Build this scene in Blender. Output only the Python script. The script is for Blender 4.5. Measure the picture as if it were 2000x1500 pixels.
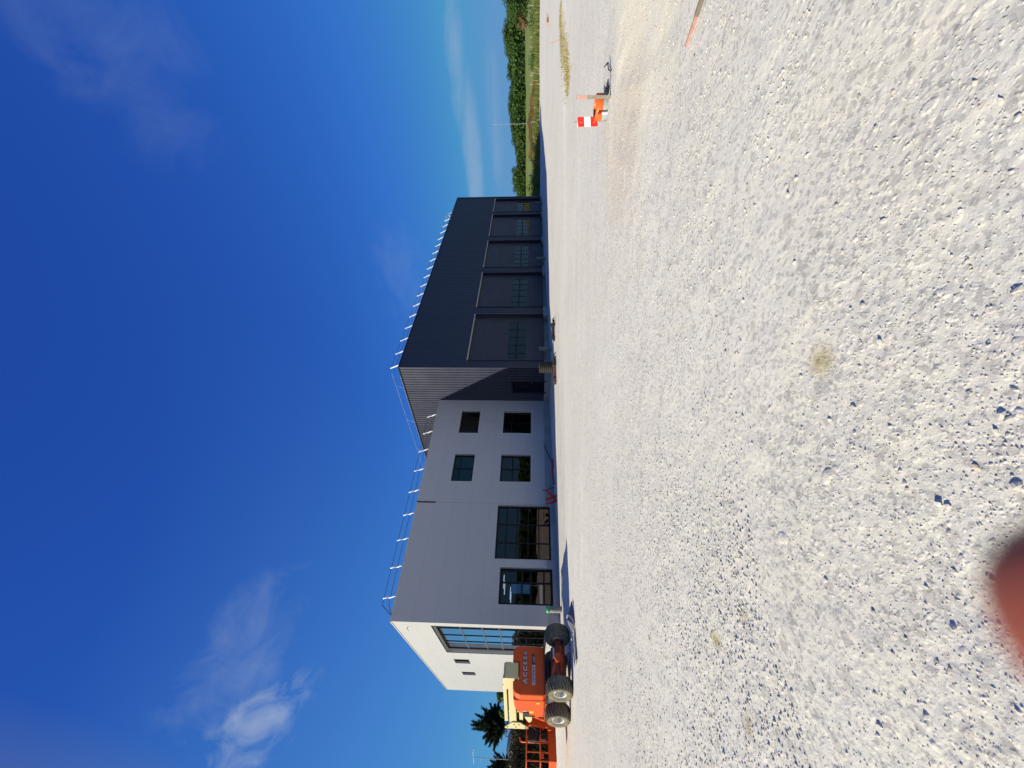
import bpy, math, random
import numpy as np
from mathutils import Vector, Matrix
for o in list(bpy.data.objects): bpy.data.objects.remove(o)
S = bpy.context.scene
COL = S.collection
# ------------------------------------------------------------------ camera (phone held on its side: 90 degree roll)
F_PX, PITCH, ROLL, TH = 790.42, 0.0494, 0.0061, 0.7872
cam = bpy.data.cameras.new('camera'); camo = bpy.data.objects.new('camera', cam); COL.objects.link(camo)
Fv = Vector((0, math.cos(PITCH), math.sin(PITCH))); Uv = Vector((0, -math.sin(PITCH), math.cos(PITCH))); Rv = Vector((1, 0, 0))
R2 = Rv*math.cos(ROLL)+Uv*math.sin(ROLL); U2 = -Rv*math.sin(ROLL)+Uv*math.cos(ROLL)
camo.matrix_world = Matrix(((-U2.x, R2.x, -Fv.x, 0), (-U2.y, R2.y, -Fv.y, 0), (-U2.z, R2.z, -Fv.z, 1.5), (0, 0, 0, 1)))
cam.sensor_fit = 'HORIZONTAL'; cam.sensor_width = 36; cam.lens = F_PX/2000*36
cam.clip_start = 0.004; cam.clip_end = 9000
cam.dof.use_dof = True; cam.dof.focus_distance = 4.5; cam.dof.aperture_fstop = 5.0
S.camera = camo
# ------------------------------------------------------------------ sun and sky
SD = Vector((1.670, 0.768, -1.0)).normalized()
EL = math.asin(-SD.z); AZ = math.atan2(-SD.x, -SD.y)
sun = bpy.data.lights.new('sun', 'SUN'); sun.energy = 5.0; sun.angle = math.radians(.53); sun.color = (1, .92, .755)
suno = bpy.data.objects.new('sun', sun); COL.objects.link(suno)
suno.rotation_euler = SD.to_track_quat('-Z', 'Y').to_euler(); suno.location = (-40, -20, 40)
W = bpy.data.worlds.new('World'); S.world = W; W.use_nodes = True
S.view_settings.view_transform = 'Standard'; S.view_settings.look = 'None'; S.view_settings.exposure = 0.35; S.view_settings.gamma = 1.0

def nd(nt, typ, **kw):
    n = nt.nodes.new(typ)
    for k, v in kw.items():
        if k.startswith('i_'):
            n.inputs[k[2:].replace('_', ' ')].default_value = v
        else: setattr(n, k, v)
    return n
def mth(nt, op, a, b=None, c=None, clamp=False):
    n = nt.nodes.new('ShaderNodeMath'); n.operation = op; n.use_clamp = clamp
    for i, v in enumerate((a, b, c)):
        if v is None: continue
        if isinstance(v, (int, float)): n.inputs[i].default_value = v
        else: nt.links.new(v, n.inputs[i])
    return n.outputs[0]
def vdot(nt, v, c):
    n = nt.nodes.new('ShaderNodeVectorMath'); n.operation = 'DOT_PRODUCT'; nt.links.new(v, n.inputs[0]); n.inputs[1].default_value = c
    return n.outputs['Value']
def mixc(nt, f, a, b, mode='MIX'):
    n = nt.nodes.new('ShaderNodeMix'); n.data_type = 'RGBA'; n.blend_type = mode
    for s, v in ((n.inputs[0], f), (n.inputs[6], a), (n.inputs[7], b)):
        if isinstance(v, (int, float)): s.default_value = v
        elif isinstance(v, tuple): s.default_value = v if len(v) == 4 else v+(1,)
        else: nt.links.new(v, s)
    return n.outputs[2]
def ramp(nt, f, pts):
    n = nt.nodes.new('ShaderNodeValToRGB'); nt.links.new(f, n.inputs[0])
    e = n.color_ramp.elements
    while len(e) < len(pts): e.new(.5)
    for i, (p, c) in enumerate(pts):
        e[i].position = p; e[i].color = (c, c, c, 1) if isinstance(c, (int, float)) else tuple(c)+(1,)
    return n.outputs[0]

def build_world():
    nt = W.node_tree; nt.nodes.clear(); L = nt.links.new
    out = nt.nodes.new('ShaderNodeOutputWorld'); bg = nt.nodes.new('ShaderNodeBackground'); L(bg.outputs[0], out.inputs[0])
    sky = nt.nodes.new('ShaderNodeTexSky'); sky.sky_type = 'NISHITA'; sky.sun_disc = False
    sky.sun_elevation = EL; sky.sun_rotation = AZ; sky.air_density = 1.0; sky.dust_density = .1; sky.ozone_density = 4.5; sky.altitude = 300
    tc = nt.nodes.new('ShaderNodeTexCoord'); d = tc.outputs['Generated']
    nz = nd(nt, 'ShaderNodeTexNoise', i_Scale=2.4, i_Detail=8.0, i_Roughness=.58, i_Distortion=.6)
    def dirv(az, el):
        az, el = math.radians(az), math.radians(el)
        return Vector((math.sin(az)*math.cos(el), math.cos(az)*math.cos(el), math.sin(el)))
    def cloud(az, el, ra, re, tilt, sc, strength, lo=.45, hi=.75, stretch=(1, 1, 1)):
        c = dirv(az, el); h = Vector((math.cos(math.radians(az)), -math.sin(math.radians(az)), 0)); v = h.cross(c)
        t = math.radians(tilt); e1 = h*math.cos(t)+v*math.sin(t); e2 = -h*math.sin(t)+v*math.cos(t)
        a = mth(nt, 'DIVIDE', vdot(nt, d, e1), math.sin(math.radians(ra))); b = mth(nt, 'DIVIDE', vdot(nt, d, e2), math.sin(math.radians(re)))
        a0 = c.dot(e1)/math.sin(math.radians(ra)); b0 = c.dot(e2)/math.sin(math.radians(re))
        a = mth(nt, 'SUBTRACT', a, a0); b = mth(nt, 'SUBTRACT', b, b0)
        r = mth(nt, 'ADD', mth(nt, 'MULTIPLY', a, a), mth(nt, 'MULTIPLY', b, b))
        front = mth(nt, 'GREATER_THAN', vdot(nt, d, c), .3)
        body = mth(nt, 'SUBTRACT', 1.0, mth(nt, 'SQRT', r), clamp=True)
        cmb = nt.nodes.new('ShaderNodeCombineXYZ'); L(mth(nt, 'MULTIPLY', a, stretch[0]), cmb.inputs[0]); L(mth(nt, 'MULTIPLY', b, stretch[1]), cmb.inputs[1]); cmb.inputs[2].default_value = az
        n = nd(nt, 'ShaderNodeTexNoise', i_Scale=sc, i_Detail=12.0, i_Roughness=.60, i_Distortion=.7); L(cmb.outputs[0], n.inputs['Vector'])
        f = ramp(nt, mth(nt, 'ADD', mth(nt, 'MULTIPLY', n.outputs[0], 1.15), mth(nt, 'MULTIPLY', body, .36)), [(lo, 0.0), (hi, 1.0)])
        return mth(nt, 'MULTIPLY', mth(nt, 'MULTIPLY', mth(nt, 'MULTIPLY', f, mth(nt, 'MINIMUM', mth(nt, 'MULTIPLY', body, 3.0), 1.0)), strength), front)
    cs = [cloud(-34, 31, 10, 6, -24, 1.5, .20, .62, 1.05, (1.5, .8, 1)), cloud(-41.5, 27.5, 7.0, 3.8, -42, 1.7, .60, .64, 1.0, (1.1, .7, 1)),
          cloud(41, 39.5, 12, 7, 12, 1.5, .10, .60, 1.1, (1.4, .7, 1)), cloud(30, 7.5, 11, 1.4, 2, 1.2, .42, .58, 1.0, (.8, .5, 1)),
          cloud(40, 8.6, 9, 1.3, -2, 1.2, .36, .6, 1.0, (.8, .5, 1)), cloud(33, 4.6, 9, 1.2, 2, 1.2, .22, .6, 1.0, (.8, .5, 1)), cloud(14, 17, 10, 4.5, 10, 1.5, .10, .62, 1.1, (1, .8, 1))]
    tot = cs[0]
    for c in cs[1:]: tot = mth(nt, 'ADD', tot, c)
    tot = mth(nt, 'MINIMUM', tot, .85)
    tot = mth(nt, 'MINIMUM', tot, .80)
    # deeper, more saturated blue than the raw model: per-channel response of the sky radiance
    sc = nt.nodes.new('ShaderNodeSeparateColor'); L(sky.outputs[0], sc.inputs[0]); cc = nt.nodes.new('ShaderNodeCombineColor')
    for i, (k, pw, top) in enumerate(((.324, .92, 1.45), (.87, .90, 3.7), (3.10, .525, 7.0))): L(mth(nt, 'MINIMUM', mth(nt, 'MULTIPLY', mth(nt, 'POWER', sc.outputs[i], pw), k), top), cc.inputs[i])
    sd = vdot(nt, d, -SD)                                   # paler sky towards the sun
    f1 = mth(nt, 'MULTIPLY', mth(nt, 'DIVIDE', mth(nt, 'ADD', sd, .15), .75, clamp=True), .62); f2 = mth(nt, 'DIVIDE', mth(nt, 'SUBTRACT', sd, .50), .35, clamp=True)
    f1 = mth(nt, 'MULTIPLY', f1, mth(nt, 'SUBTRACT', 1.0, mth(nt, 'MULTIPLY', vdot(nt, d, (0, 0, 1)), 1.45), clamp=True)) 
    c0 = mixc(nt, f1, cc.outputs[0], (1.4, 4.3, 8.0)); c0 = mixc(nt, f2, c0, (2.6, 2.8, 2.7))
    col = mixc(nt, tot, c0, (4.6, 5.6, 7.6))
    L(col, bg.inputs[0]); bg.inputs[1].default_value = .0645
build_world()

# ------------------------------------------------------------------ materials
MATS = {}
def mat(name, color, rough=.6, metal=0.0, spec=.5, noise=None, bump=None, coat=0.0):
    """noise=(scale, amount, second colour) mottling in object space; bump=(scale, strength, distance)"""
    if name in MATS: return MATS[name]
    m = bpy.data.materials.new(name); m.use_nodes = True; nt = m.node_tree; p = nt.nodes['Principled BSDF']
    p.inputs['Base Color'].default_value = tuple(color)+(1,); p.inputs['Roughness'].default_value = rough; p.inputs['Metallic'].default_value = metal
    p.inputs['Specular IOR Level'].default_value = spec; p.inputs['Coat Weight'].default_value = coat
    tc = nt.nodes.new('ShaderNodeTexCoord')
    if noise:
        n = nd(nt, 'ShaderNodeTexNoise', i_Scale=noise[0], i_Detail=6.0, i_Roughness=.6); nt.links.new(tc.outputs['Object'], n.inputs['Vector'])
        f = mth(nt, 'MULTIPLY', ramp(nt, n.outputs[0], [(.35, 0.0), (.7, 1.0)]), noise[1])
        nt.links.new(mixc(nt, f, tuple(color), tuple(noise[2])), p.inputs['Base Color'])
        nt.links.new(mth(nt, 'ADD', mth(nt, 'MULTIPLY', f, .25), rough, clamp=True), p.inputs['Roughness'])
    if bump:
        n = nd(nt, 'ShaderNodeTexNoise', i_Scale=bump[0], i_Detail=5.0); nt.links.new(tc.outputs['Object'], n.inputs['Vector'])
        b = nd(nt, 'ShaderNodeBump', i_Strength=bump[1], i_Distance=bump[2]); nt.links.new(n.outputs[0], b.inputs['Height']); nt.links.new(b.outputs[0], p.inputs['Normal'])
    MATS[name] = m
    return m
def emit_mat(name, color, s):
    m = mat(name, color); p = m.node_tree.nodes['Principled BSDF']; p.inputs['Emission Color'].default_value = tuple(color)+(1,); p.inputs['Emission Strength'].default_value = s
    return m
def glass_mat(name, tint, ior=1.55, gt=(.86, .70, .60), gk=1.4):
    m = bpy.data.materials.new(name); m.use_nodes = True; nt = m.node_tree; nt.nodes.clear()
    out = nt.nodes.new('ShaderNodeOutputMaterial'); mx = nt.nodes.new('ShaderNodeMixShader'); tr = nt.nodes.new('ShaderNodeBsdfTransparent'); gl = nt.nodes.new('ShaderNodeBsdfGlossy')
    tr.inputs[0].default_value = tuple(tint)+(1,); gl.inputs['Roughness'].default_value = .0; gl.inputs[0].default_value = tuple(gt)+(1,)
    fr = nt.nodes.new('ShaderNodeFresnel'); fr.inputs[0].default_value = ior
    tc = nt.nodes.new('ShaderNodeTexCoord'); n = nd(nt, 'ShaderNodeTexNoise', i_Scale=.9, i_Detail=1.0); nt.links.new(tc.outputs['Object'], n.inputs['Vector'])
    b = nd(nt, 'ShaderNodeBump', i_Strength=.25, i_Distance=.02); nt.links.new(n.outputs[0], b.inputs['Height']); nt.links.new(b.outputs[0], gl.inputs['Normal'])
    f = mth(nt, 'MULTIPLY', fr.outputs[0], gk, clamp=True)
    nt.links.new(f, mx.inputs[0]); nt.links.new(tr.outputs[0], mx.inputs[1]); nt.links.new(gl.outputs[0], mx.inputs[2]); nt.links.new(mx.outputs[0], out.inputs[0])
    MATS[name] = m
    return m
def panel_mat():
    m = bpy.data.materials.new('wall_panel'); m.use_nodes = True; nt = m.node_tree; p = nt.nodes['Principled BSDF']; L = nt.links.new
    tc = nt.nodes.new('ShaderNodeTexCoord'); sp = nt.nodes.new('ShaderNodeSeparateXYZ'); L(tc.outputs['Object'], sp.inputs[0])
    def line(c, period, off, w):
        f = mth(nt, 'FRACT', mth(nt, 'DIVIDE', mth(nt, 'ADD', c, off), period))
        return mth(nt, 'LESS_THAN', f, w/period)
    hl = line(sp.outputs[2], 1.13, .5, .018)
    geo = nt.nodes.new('ShaderNodeNewGeometry')
    vy = line(sp.outputs[1], 5.37, -5.84+5.37*2, .022); vx = line(sp.outputs[0], 6.57, 0.012, .024)
    onend = mth(nt, 'LESS_THAN', sp.outputs[0], .1)
    v = mth(nt, 'ADD', mth(nt, 'MULTIPLY', vy, onend), mth(nt, 'MULTIPLY', vx, mth(nt, 'SUBTRACT', 1.0, onend)), clamp=True)
    j = mth(nt, 'MAXIMUM', mth(nt, 'MULTIPLY', hl, .55), v)
    n = nd(nt, 'ShaderNodeTexNoise', i_Scale=.35, i_Detail=6.0, i_Roughness=.65); L(tc.outputs['Object'], n.inputs['Vector'])
    base = mixc(nt, n.outputs[0], (.405, .41, .415), (.45, .452, .452))
    # tone of each cladding sheet differs a little
    wn = nt.nodes.new('ShaderNodeTexWhiteNoise'); wn.noise_dimensions = '2D'; cb = nt.nodes.new('ShaderNodeCombineXYZ')
    L(mth(nt, 'FLOOR', mth(nt, 'DIVIDE', mth(nt, 'ADD', sp.outputs[2], .5), 1.13)), cb.inputs[0]); L(mth(nt, 'FLOOR', mth(nt, 'DIVIDE', mth(nt, 'ADD', sp.outputs[1], 4.9), 5.37)), cb.inputs[1]); L(cb.outputs[0], wn.inputs['Vector'])
    base = mixc(nt, mth(nt, 'MULTIPLY', wn.outputs[0], .06), base, (.28, .29, .31))
    mp = nt.nodes.new('ShaderNodeMapping'); mp.inputs['Scale'].default_value = (3.5, 3.5, .18); L(tc.outputs['Object'], mp.inputs[0])
    sn = nd(nt, 'ShaderNodeTexNoise', i_Scale=2.0, i_Detail=5.0); L(mp.outputs[0], sn.inputs['Vector'])
    base = mixc(nt, mth(nt, 'MULTIPLY', ramp(nt, sn.outputs[0], [(.55, 0.0), (.8, 1.0)]), .16), base, (.27, .265, .25))
    L(mixc(nt, mth(nt, 'MULTIPLY', j, .5), base, (.14, .145, .16)), p.inputs['Base Color'])
    b = nd(nt, 'ShaderNodeBump', i_Strength=.5, i_Distance=.01, invert=True); L(j, b.inputs['Height']); L(b.outputs[0], p.inputs['Normal'])
    p.inputs['Roughness'].default_value = .42; p.inputs['Specular IOR Level'].default_value = .3
    return m
M_panel = panel_mat()
M_navy = mat('navy_steel_cladding', (.0155, .0195, .042), .38, .0, .45, noise=(.6, .35, (.022, .026, .052)))
M_door = mat('dark_door_panel', (.015, .017, .032), .5, noise=(.8, .5, (.022, .024, .038)))
M_frame = mat('anthracite_frame', (.009, .011, .018), .5, 0, .15)
M_mull = mat('grey_mullion', (.10, .12, .16), .35, .3)
M_trim = mat('pale_trim', (.34, .34, .30), .5)
M_conc = mat('plinth_concrete', (.36, .36, .36), .85, noise=(1.5, .6, (.22, .22, .22)), bump=(14, .4, .02))
M_glass = glass_mat('window_glass', (.30, .34, .40))
M_glassr = glass_mat('lobby_glass', (.20, .24, .28), 2.7, (.95, 1, 1), 2.1)
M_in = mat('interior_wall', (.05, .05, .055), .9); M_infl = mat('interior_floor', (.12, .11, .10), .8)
M_white = mat('white_metal', (.85, .86, .88), .35); M_railm = mat('dark_rail', (.05, .07, .11), .5, .3)
M_orange = mat('orange_paint', (.60, .085, .013), .5, 0, .25, noise=(2.2, .35, (.40, .055, .015)))
M_dorange = mat('dusty_orange_steel', (.24, .036, .012), .6, noise=(6, .7, (.16, .05, .03)), bump=(20, .2, .01))
M_cream = mat('cream_paint', (.56, .505, .265), .5, noise=(3, .4, (.46, .41, .21)))
M_black = mat('black_rubber', (.018, .018, .019), .8); M_dark = mat('dark_steel', (.025, .025, .028), .55, .4)
M_tyre = mat('dusty_tyre', (.115, .105, .078), .9, noise=(5, .85, (.24, .215, .15)), bump=(40, .3, .01))
M_rim = mat('rim_metal', (.55, .54, .50), .35, .5, noise=(6, .5, (.35, .32, .25)))
M_red = mat('signal_red', (.60, .015, .01), .35); M_redpl = mat('red_plastic', (.50, .035, .02), .5)
M_sgnw = mat('sign_white', (.82, .83, .86), .35); M_lbl = mat('label_white', (.44, .42, .46), .5); M_lblk = mat('label_black', (.01, .01, .012), .5); M_lblb = mat('label_blue', (.05, .06, .22), .5)
M_yel = mat('label_yellow', (.8, .45, .02), .5)
M_wood = mat('weathered_wood', (.30, .26, .21), .8, noise=(18, .7, (.17, .15, .13))); M_pink = mat('faded_red_paint', (.50, .24, .20), .7, noise=(20, .6, (.50, .38, .33)))
M_rust = mat('rusty_steel', (.13, .055, .03), .8, noise=(14, .7, (.03, .022, .02))); M_pvc = mat('grey_green_pipe', (.10, .15, .15), .5, noise=(6, .4, (.2, .22, .2)))
M_green = mat('green_plastic', (.03, .38, .16), .4); M_greyp = mat('grey_pipe', (.22, .22, .21), .6, noise=(7, .6, (.12, .12, .12)))
M_galv = mat('galvanised', (.42, .43, .44), .4, .6, noise=(8, .5, (.3, .3, .3))); M_orpl = mat('orange_plastic', (.68, .13, .02), .45)
M_bark = mat('bark', (.07, .052, .038), .9); M_brick = mat('pink_brick', (.42, .25, .21), .85, noise=(20, .5, (.4, .3, .25)))
def leaf_mat(name, c1, c2, tr=.25):
    m = bpy.data.materials.new(name); m.use_nodes = True; nt = m.node_tree; p = nt.nodes['Principled BSDF']; L = nt.links.new
    g = nt.nodes.new('ShaderNodeNewGeometry'); oi = nt.nodes.new('ShaderNodeObjectInfo'); wn = g.outputs['Random Per Island']
    n = nd(nt, 'ShaderNodeTexNoise', i_Scale=.25, i_Detail=3.0); tc = nt.nodes.new('ShaderNodeTexCoord'); L(tc.outputs['Object'], n.inputs['Vector'])
    f = mth(nt, 'ADD', mth(nt, 'MULTIPLY', wn, .6), mth(nt, 'MULTIPLY', n.outputs[0], .4))
    c = mixc(nt, f, c1, c2); c = mixc(nt, mth(nt, 'MULTIPLY', oi.outputs['Random'], .3), c, tuple(x*.55 for x in c1))
    L(c, p.inputs['Base Color']); p.inputs['Roughness'].default_value = .6; p.inputs['Specular IOR Level'].default_value = .25
    t = nt.nodes.new('ShaderNodeBsdfTranslucent'); L(c, t.inputs[0]); mx = nt.nodes.new('ShaderNodeMixShader'); mx.inputs[0].default_value = tr
    L(p.outputs[0], mx.inputs[1]); L(t.outputs[0], mx.inputs[2]); L(mx.outputs[0], nt.nodes['Material Output'].inputs[0]); MATS[name] = m
    return m
M_leafd = leaf_mat('dark_leaf', (.030, .074, .015), (.080, .145, .032)); M_leafm = leaf_mat('mid_leaf', (.05, .105, .025), (.11, .18, .045))
M_leafc = leaf_mat('conifer_needles', (.012, .024, .015), (.045, .07, .03)); M_dry = leaf_mat('dry_leaf', (.13, .10, .05), (.26, .20, .10)); M_hedge = leaf_mat('hedge_leaf', (.030, .032, .018), (.075, .065, .035))
M_grass = leaf_mat('grass_blade', (.08, .13, .02), (.22, .24, .06)); M_straw = leaf_mat('straw_blade', (.34, .29, .10), (.5, .44, .2))

# ------------------------------------------------------------------ helpers
def tag(o, label=None, cat=None, group=None, kind=None):
    if label: o['label'] = label
    if cat: o['category'] = cat
    if group: o['group'] = group
    if kind: o['kind'] = kind
    return o
def empty(name, loc, rz=0.0):
    o = bpy.data.objects.new(name, None); COL.objects.link(o); o.location = loc; o.rotation_euler = (0, 0, rz); o.empty_display_size = .2
    return o
class MB:
    def __init__(s): s.v = []; s.f = []; s.sm = []
    def add(s, vs, fs, smooth=False):
        n = len(s.v); s.v += [tuple(v) for v in vs]; s.f += [tuple(i+n for i in f) for f in fs]; s.sm += [smooth]*len(fs)
    def box(s, x0, y0, z0, x1, y1, z1):
        vs = [(x0, y0, z0), (x1, y0, z0), (x1, y1, z0), (x0, y1, z0), (x0, y0, z1), (x1, y0, z1), (x1, y1, z1), (x0, y1, z1)]
        s.add(vs, [(0, 3, 2, 1), (4, 5, 6, 7), (0, 1, 5, 4), (1, 2, 6, 5), (2, 3, 7, 6), (3, 0, 4, 7)]); return s
    def quad(s, a, b, c, d): s.add([a, b, c, d], [(0, 1, 2, 3)]); return s
    def tube(s, pts, r, n=8, cap=True):
        pts = [Vector(p) for p in pts]; rs = r if isinstance(r, (list, tuple)) else [r]*len(pts); vs = []; fs = []
        for i, p in enumerate(pts):
            t = (pts[min(i+1, len(pts)-1)]-pts[max(i-1, 0)]).normalized(); u = t.cross(Vector((0, 0, 1)))
            if u.length < .05: u = t.cross(Vector((1, 0, 0)))
            u.normalize(); w = t.cross(u)
            for k in range(n):
                a = 2*math.pi*k/n; vs.append(p+(u*math.cos(a)+w*math.sin(a))*rs[i])
        for i in range(len(pts)-1):
            for k in range(n):
                k2 = (k+1) % n; fs.append((i*n+k, i*n+k2, (i+1)*n+k2, (i+1)*n+k))
        s.add(vs, fs, n > 5)
        if cap:
            m = len(pts); s.add(vs[:n], [tuple(range(n))]); s.add(vs[(m-1)*n:], [tuple(reversed(range(n)))])
        return s
    def bar(s, a, b, w, h, up=(0, 0, 1)):
        a, b = Vector(a), Vector(b); t = (b-a).normalized(); up = Vector(up); u = t.cross(up)
        if u.length < .05: u = t.cross(Vector((1, 0, 0)))
        u.normalize(); q = u.cross(t); vs = []
        for p in (a, b):
            for i, j in ((-1, -1), (1, -1), (1, 1), (-1, 1)): vs.append(p+u*w/2*i+q*h/2*j)
        s.add(vs, [(0, 1, 2, 3), (7, 6, 5, 4), (0, 4, 5, 1), (1, 5, 6, 2), (2, 6, 7, 3), (3, 7, 4, 0)]); return s
    def lathe(s, prof, axis_o, axis='z', n=32, smooth=True):
        vs = []; fs = []; O = Vector(axis_o)
        for r, h in prof:
            for k in range(n):
                a = 2*math.pi*k/n; c, d = r*math.cos(a), r*math.sin(a)
                vs.append(O+(Vector((c, d, h)) if axis == 'z' else Vector((c, h, d)) if axis == 'y' else Vector((h, c, d))))
        for i in range(len(prof)-1):
            for k in range(n):
                k2 = (k+1) % n; fs.append((i*n+k, i*n+k2, (i+1)*n+k2, (i+1)*n+k))
        s.add(vs, fs, smooth); return s
    def prism(s, poly, axis, a, b):
        """extrude a 2-D polygon along an axis between a and b"""
        def P(p, h): return {'x': (h, p[0], p[1]), 'y': (p[0], h, p[1]), 'z': (p[0], p[1], h)}[axis]
        n = len(poly); vs = [P(p, a) for p in poly]+[P(p, b) for p in poly]
        s.add(vs, [tuple(range(n)), tuple(reversed(range(n, 2*n)))]+[(i, i+n, (i+1) % n+n, (i+1) % n) for i in range(n)]); return s
    def build(s, name, m, parent=None, bevel=0, seg=2):
        me = bpy.data.meshes.new(name); me.from_pydata(s.v, [], s.f); me.polygons.foreach_set('use_smooth', s.sm); me.materials.append(m)
        import bmesh
        bm = bmesh.new(); bm.from_mesh(me); bmesh.ops.recalc_face_normals(bm, faces=bm.faces); bm.to_mesh(me); bm.free()
        o = bpy.data.objects.new(name, me); COL.objects.link(o)
        if parent: o.parent = parent
        if bevel:
            b = o.modifiers.new('bevel', 'BEVEL'); b.width = bevel; b.segments = seg; b.limit_method = 'ANGLE'; b.angle_limit = math.radians(35); b.harden_normals = False
        return o
def np_mesh(name, V, Fa, m, smooth=False, parent=None):
    """V (n,3), Fa (k, 3 or 4) numpy"""
    me = bpy.data.meshes.new(name); V = np.ascontiguousarray(V, dtype=np.float32); Fa = np.ascontiguousarray(Fa, dtype=np.int32); k = Fa.shape[1]
    me.vertices.add(len(V)); me.vertices.foreach_set('co', V.ravel()); me.loops.add(Fa.size); me.loops.foreach_set('vertex_index', Fa.ravel())
    me.polygons.add(len(Fa)); me.polygons.foreach_set('loop_start', np.arange(0, Fa.size, k, dtype=np.int32))
    me.polygons.foreach_set('use_smooth', np.full(len(Fa), smooth)); me.update(calc_edges=True); me.materials.append(m)
    o = bpy.data.objects.new(name, me); COL.objects.link(o)
    if parent: o.parent = parent
    return o
def text_mesh(name, s, size, m, parent, M4, ext=.003, bold=0.0):
    c = bpy.data.curves.new(name, 'FONT'); c.body = s; c.size = size; c.extrude = ext; c.offset = bold; c.align_x = 'CENTER'; c.align_y = 'CENTER'
    t = bpy.data.objects.new(name+'_src', c); me = bpy.data.meshes.new_from_object(t); bpy.data.objects.remove(t); bpy.data.curves.remove(c)
    me.transform(M4); me.materials.clear(); me.materials.append(m); o = bpy.data.objects.new(name, me); COL.objects.link(o); o.parent = parent
    return o

# ------------------------------------------------------------------ the ground
rng = np.random.default_rng(7)
TAB = rng.random((256, 256))
def vnoise(x, y, s, seed=0):
    x = x*s+seed*17.3; y = y*s+seed*31.7; xi = np.floor(x).astype(int); yi = np.floor(y).astype(int); fx = x-xi; fy = y-yi
    fx = fx*fx*(3-2*fx); fy = fy*fy*(3-2*fy); g = lambda a, b: TAB[a & 255, b & 255]
    return (g(xi, yi)*(1-fx)+g(xi+1, yi)*fx)*(1-fy)+(g(xi, yi+1)*(1-fx)+g(xi+1, yi+1)*fx)*fy
TAB2 = rng.random((256, 256, 4))
def pebbles(x, y, cell, dens, seed=0):
    """domes of half-buried stones: height field"""
    X = x/cell+seed*11.1; Y = y/cell+seed*23.7; xi = np.floor(X).astype(int); yi = np.floor(Y).astype(int); h = np.zeros_like(x)
    for dx in (-1, 0, 1):
        for dy in (-1, 0, 1):
            T = TAB2[(xi+dx) & 255, (yi+dy) & 255]; cx = xi+dx+T[..., 0]; cy = yi+dy+T[..., 1]
            r = .18+.42*T[..., 2]**2; an = T[..., 3]*6.28; ux = (X-cx)*np.cos(an)+(Y-cy)*np.sin(an); uy = -(X-cx)*np.sin(an)+(Y-cy)*np.cos(an)
            d2 = (ux*ux+(uy*1.5)**2)/(r*r); on = (np.mod(T[..., 3]*7.77, 1) < dens)
            h = np.maximum(h, np.where(on, np.sqrt(np.clip(1-d2**1.5, 0, 1))*r, 0))
    return h*cell
def terrain(x, y):
    t = np.clip((y-12)/45, 0, 1); z = .55*t*t*(3-2*t)
    r = np.hypot(x, y)
    z = z+(vnoise(x, y, .11, 1)-.5)*.10*np.clip((r-4)/10, 0, 1)+(vnoise(x, y, .5, 2)-.5)*.03*np.clip((r-1)/5, .3, 1)
    # loose spoil heaps and ruts by the buildings
    for cx, cy, rx, ry, h, an in MOUNDS:
        c, s = math.cos(an), math.sin(an); u = ((x-cx)*c+(y-cy)*s)/rx; v = (-(x-cx)*s+(y-cy)*c)/ry
        z = z+h*np.exp(-(u*u+v*v)*1.2)*(.8+.4*vnoise(x, y, 3.0, 5))
    return z
MOUNDS = [(4.35, 6.0, 2.1, .26, .016, 1.05), (-8.4, 17.6, 1.9, .32, .20, .35), (-5.2, 19.4, 1.6, .35, .10, .6), (-7.55, 16.9, .55, .16, -.25, .3),
          (3.4, 6.2, 1.6, .9, .06, .5), (5.5, 7.2, 1.4, .8, .07, .2), (4.9, 7.9, .9, .35, .06, .0), (17.5, 19.5, 8, .6, .14, .05), (1.5, 22.6, 3, .4, .08, .7),
          (11, 29, 8, .5, .10, .72), (-5, 12, 6, .3, .02, .2), (8, 14, 6, .25, .03, .1)]
def gravelly(x, y):
    a = vnoise(x, y, .55, 3); b = vnoise(x, y, 1.7, 4); g = np.clip((a*.6+b*.4-.42)*3.4, 0, 1)
    smooth = np.exp(-(((x-6.7)/3.2)**2+((y-6.2)/2.1)**2)*1.0)    # the scraped sandy strip to the right
    return np.clip(g*(1-.9*np.clip(smooth*1.4, 0, 1)), 0, 1)
def micro(x, y):
    g = gravelly(x, y); r = np.hypot(x, y); k = np.clip(1.25-r/16, 0, 1)
    z = (vnoise(x, y, 2.5, 6)-.5)*.012+(vnoise(x, y, 7, 7)-.5)*.007+(vnoise(x, y, 22, 8)-.5)*.0022*(.5+g)+(vnoise(x, y, 60, 9)-.5)*.0009+(vnoise(x, y, 140, 10)-.5)*.00055
    z = z+pebbles(x, y, .034, .22, 1)*.15*(.08+.92*g)+pebbles(x, y, .015, .42, 2)*.26*(.18+.82*g)+pebbles(x, y, .09, .05, 3)*.13*(.25+.75*g)
    return z*k
def ground_h(x, y): return terrain(x, y)+micro(x, y)
def polar_sheet(name, m, hf, a0, a1, na, rs, smooth=True, closed=False):
    A = np.linspace(a0, a1, na, endpoint=not closed); R = np.asarray(rs); AA, RR = np.meshgrid(A, R)
    X = RR*np.sin(AA); Y = RR*np.cos(AA); Z = hf(X, Y); V = np.stack([X, Y, Z], -1).reshape(-1, 3); nr = len(R); idx = np.arange(nr*na).reshape(nr, na)
    nx = np.roll(idx, -1, 1) if closed else idx[:, 1:]; c = idx if closed else idx[:, :-1]
    Fa = np.stack([c[:-1], nx[:-1], nx[1:], c[1:]], -1).reshape(-1, 4)
    return np_mesh(name, V, Fa[:, ::-1], m, smooth)
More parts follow.
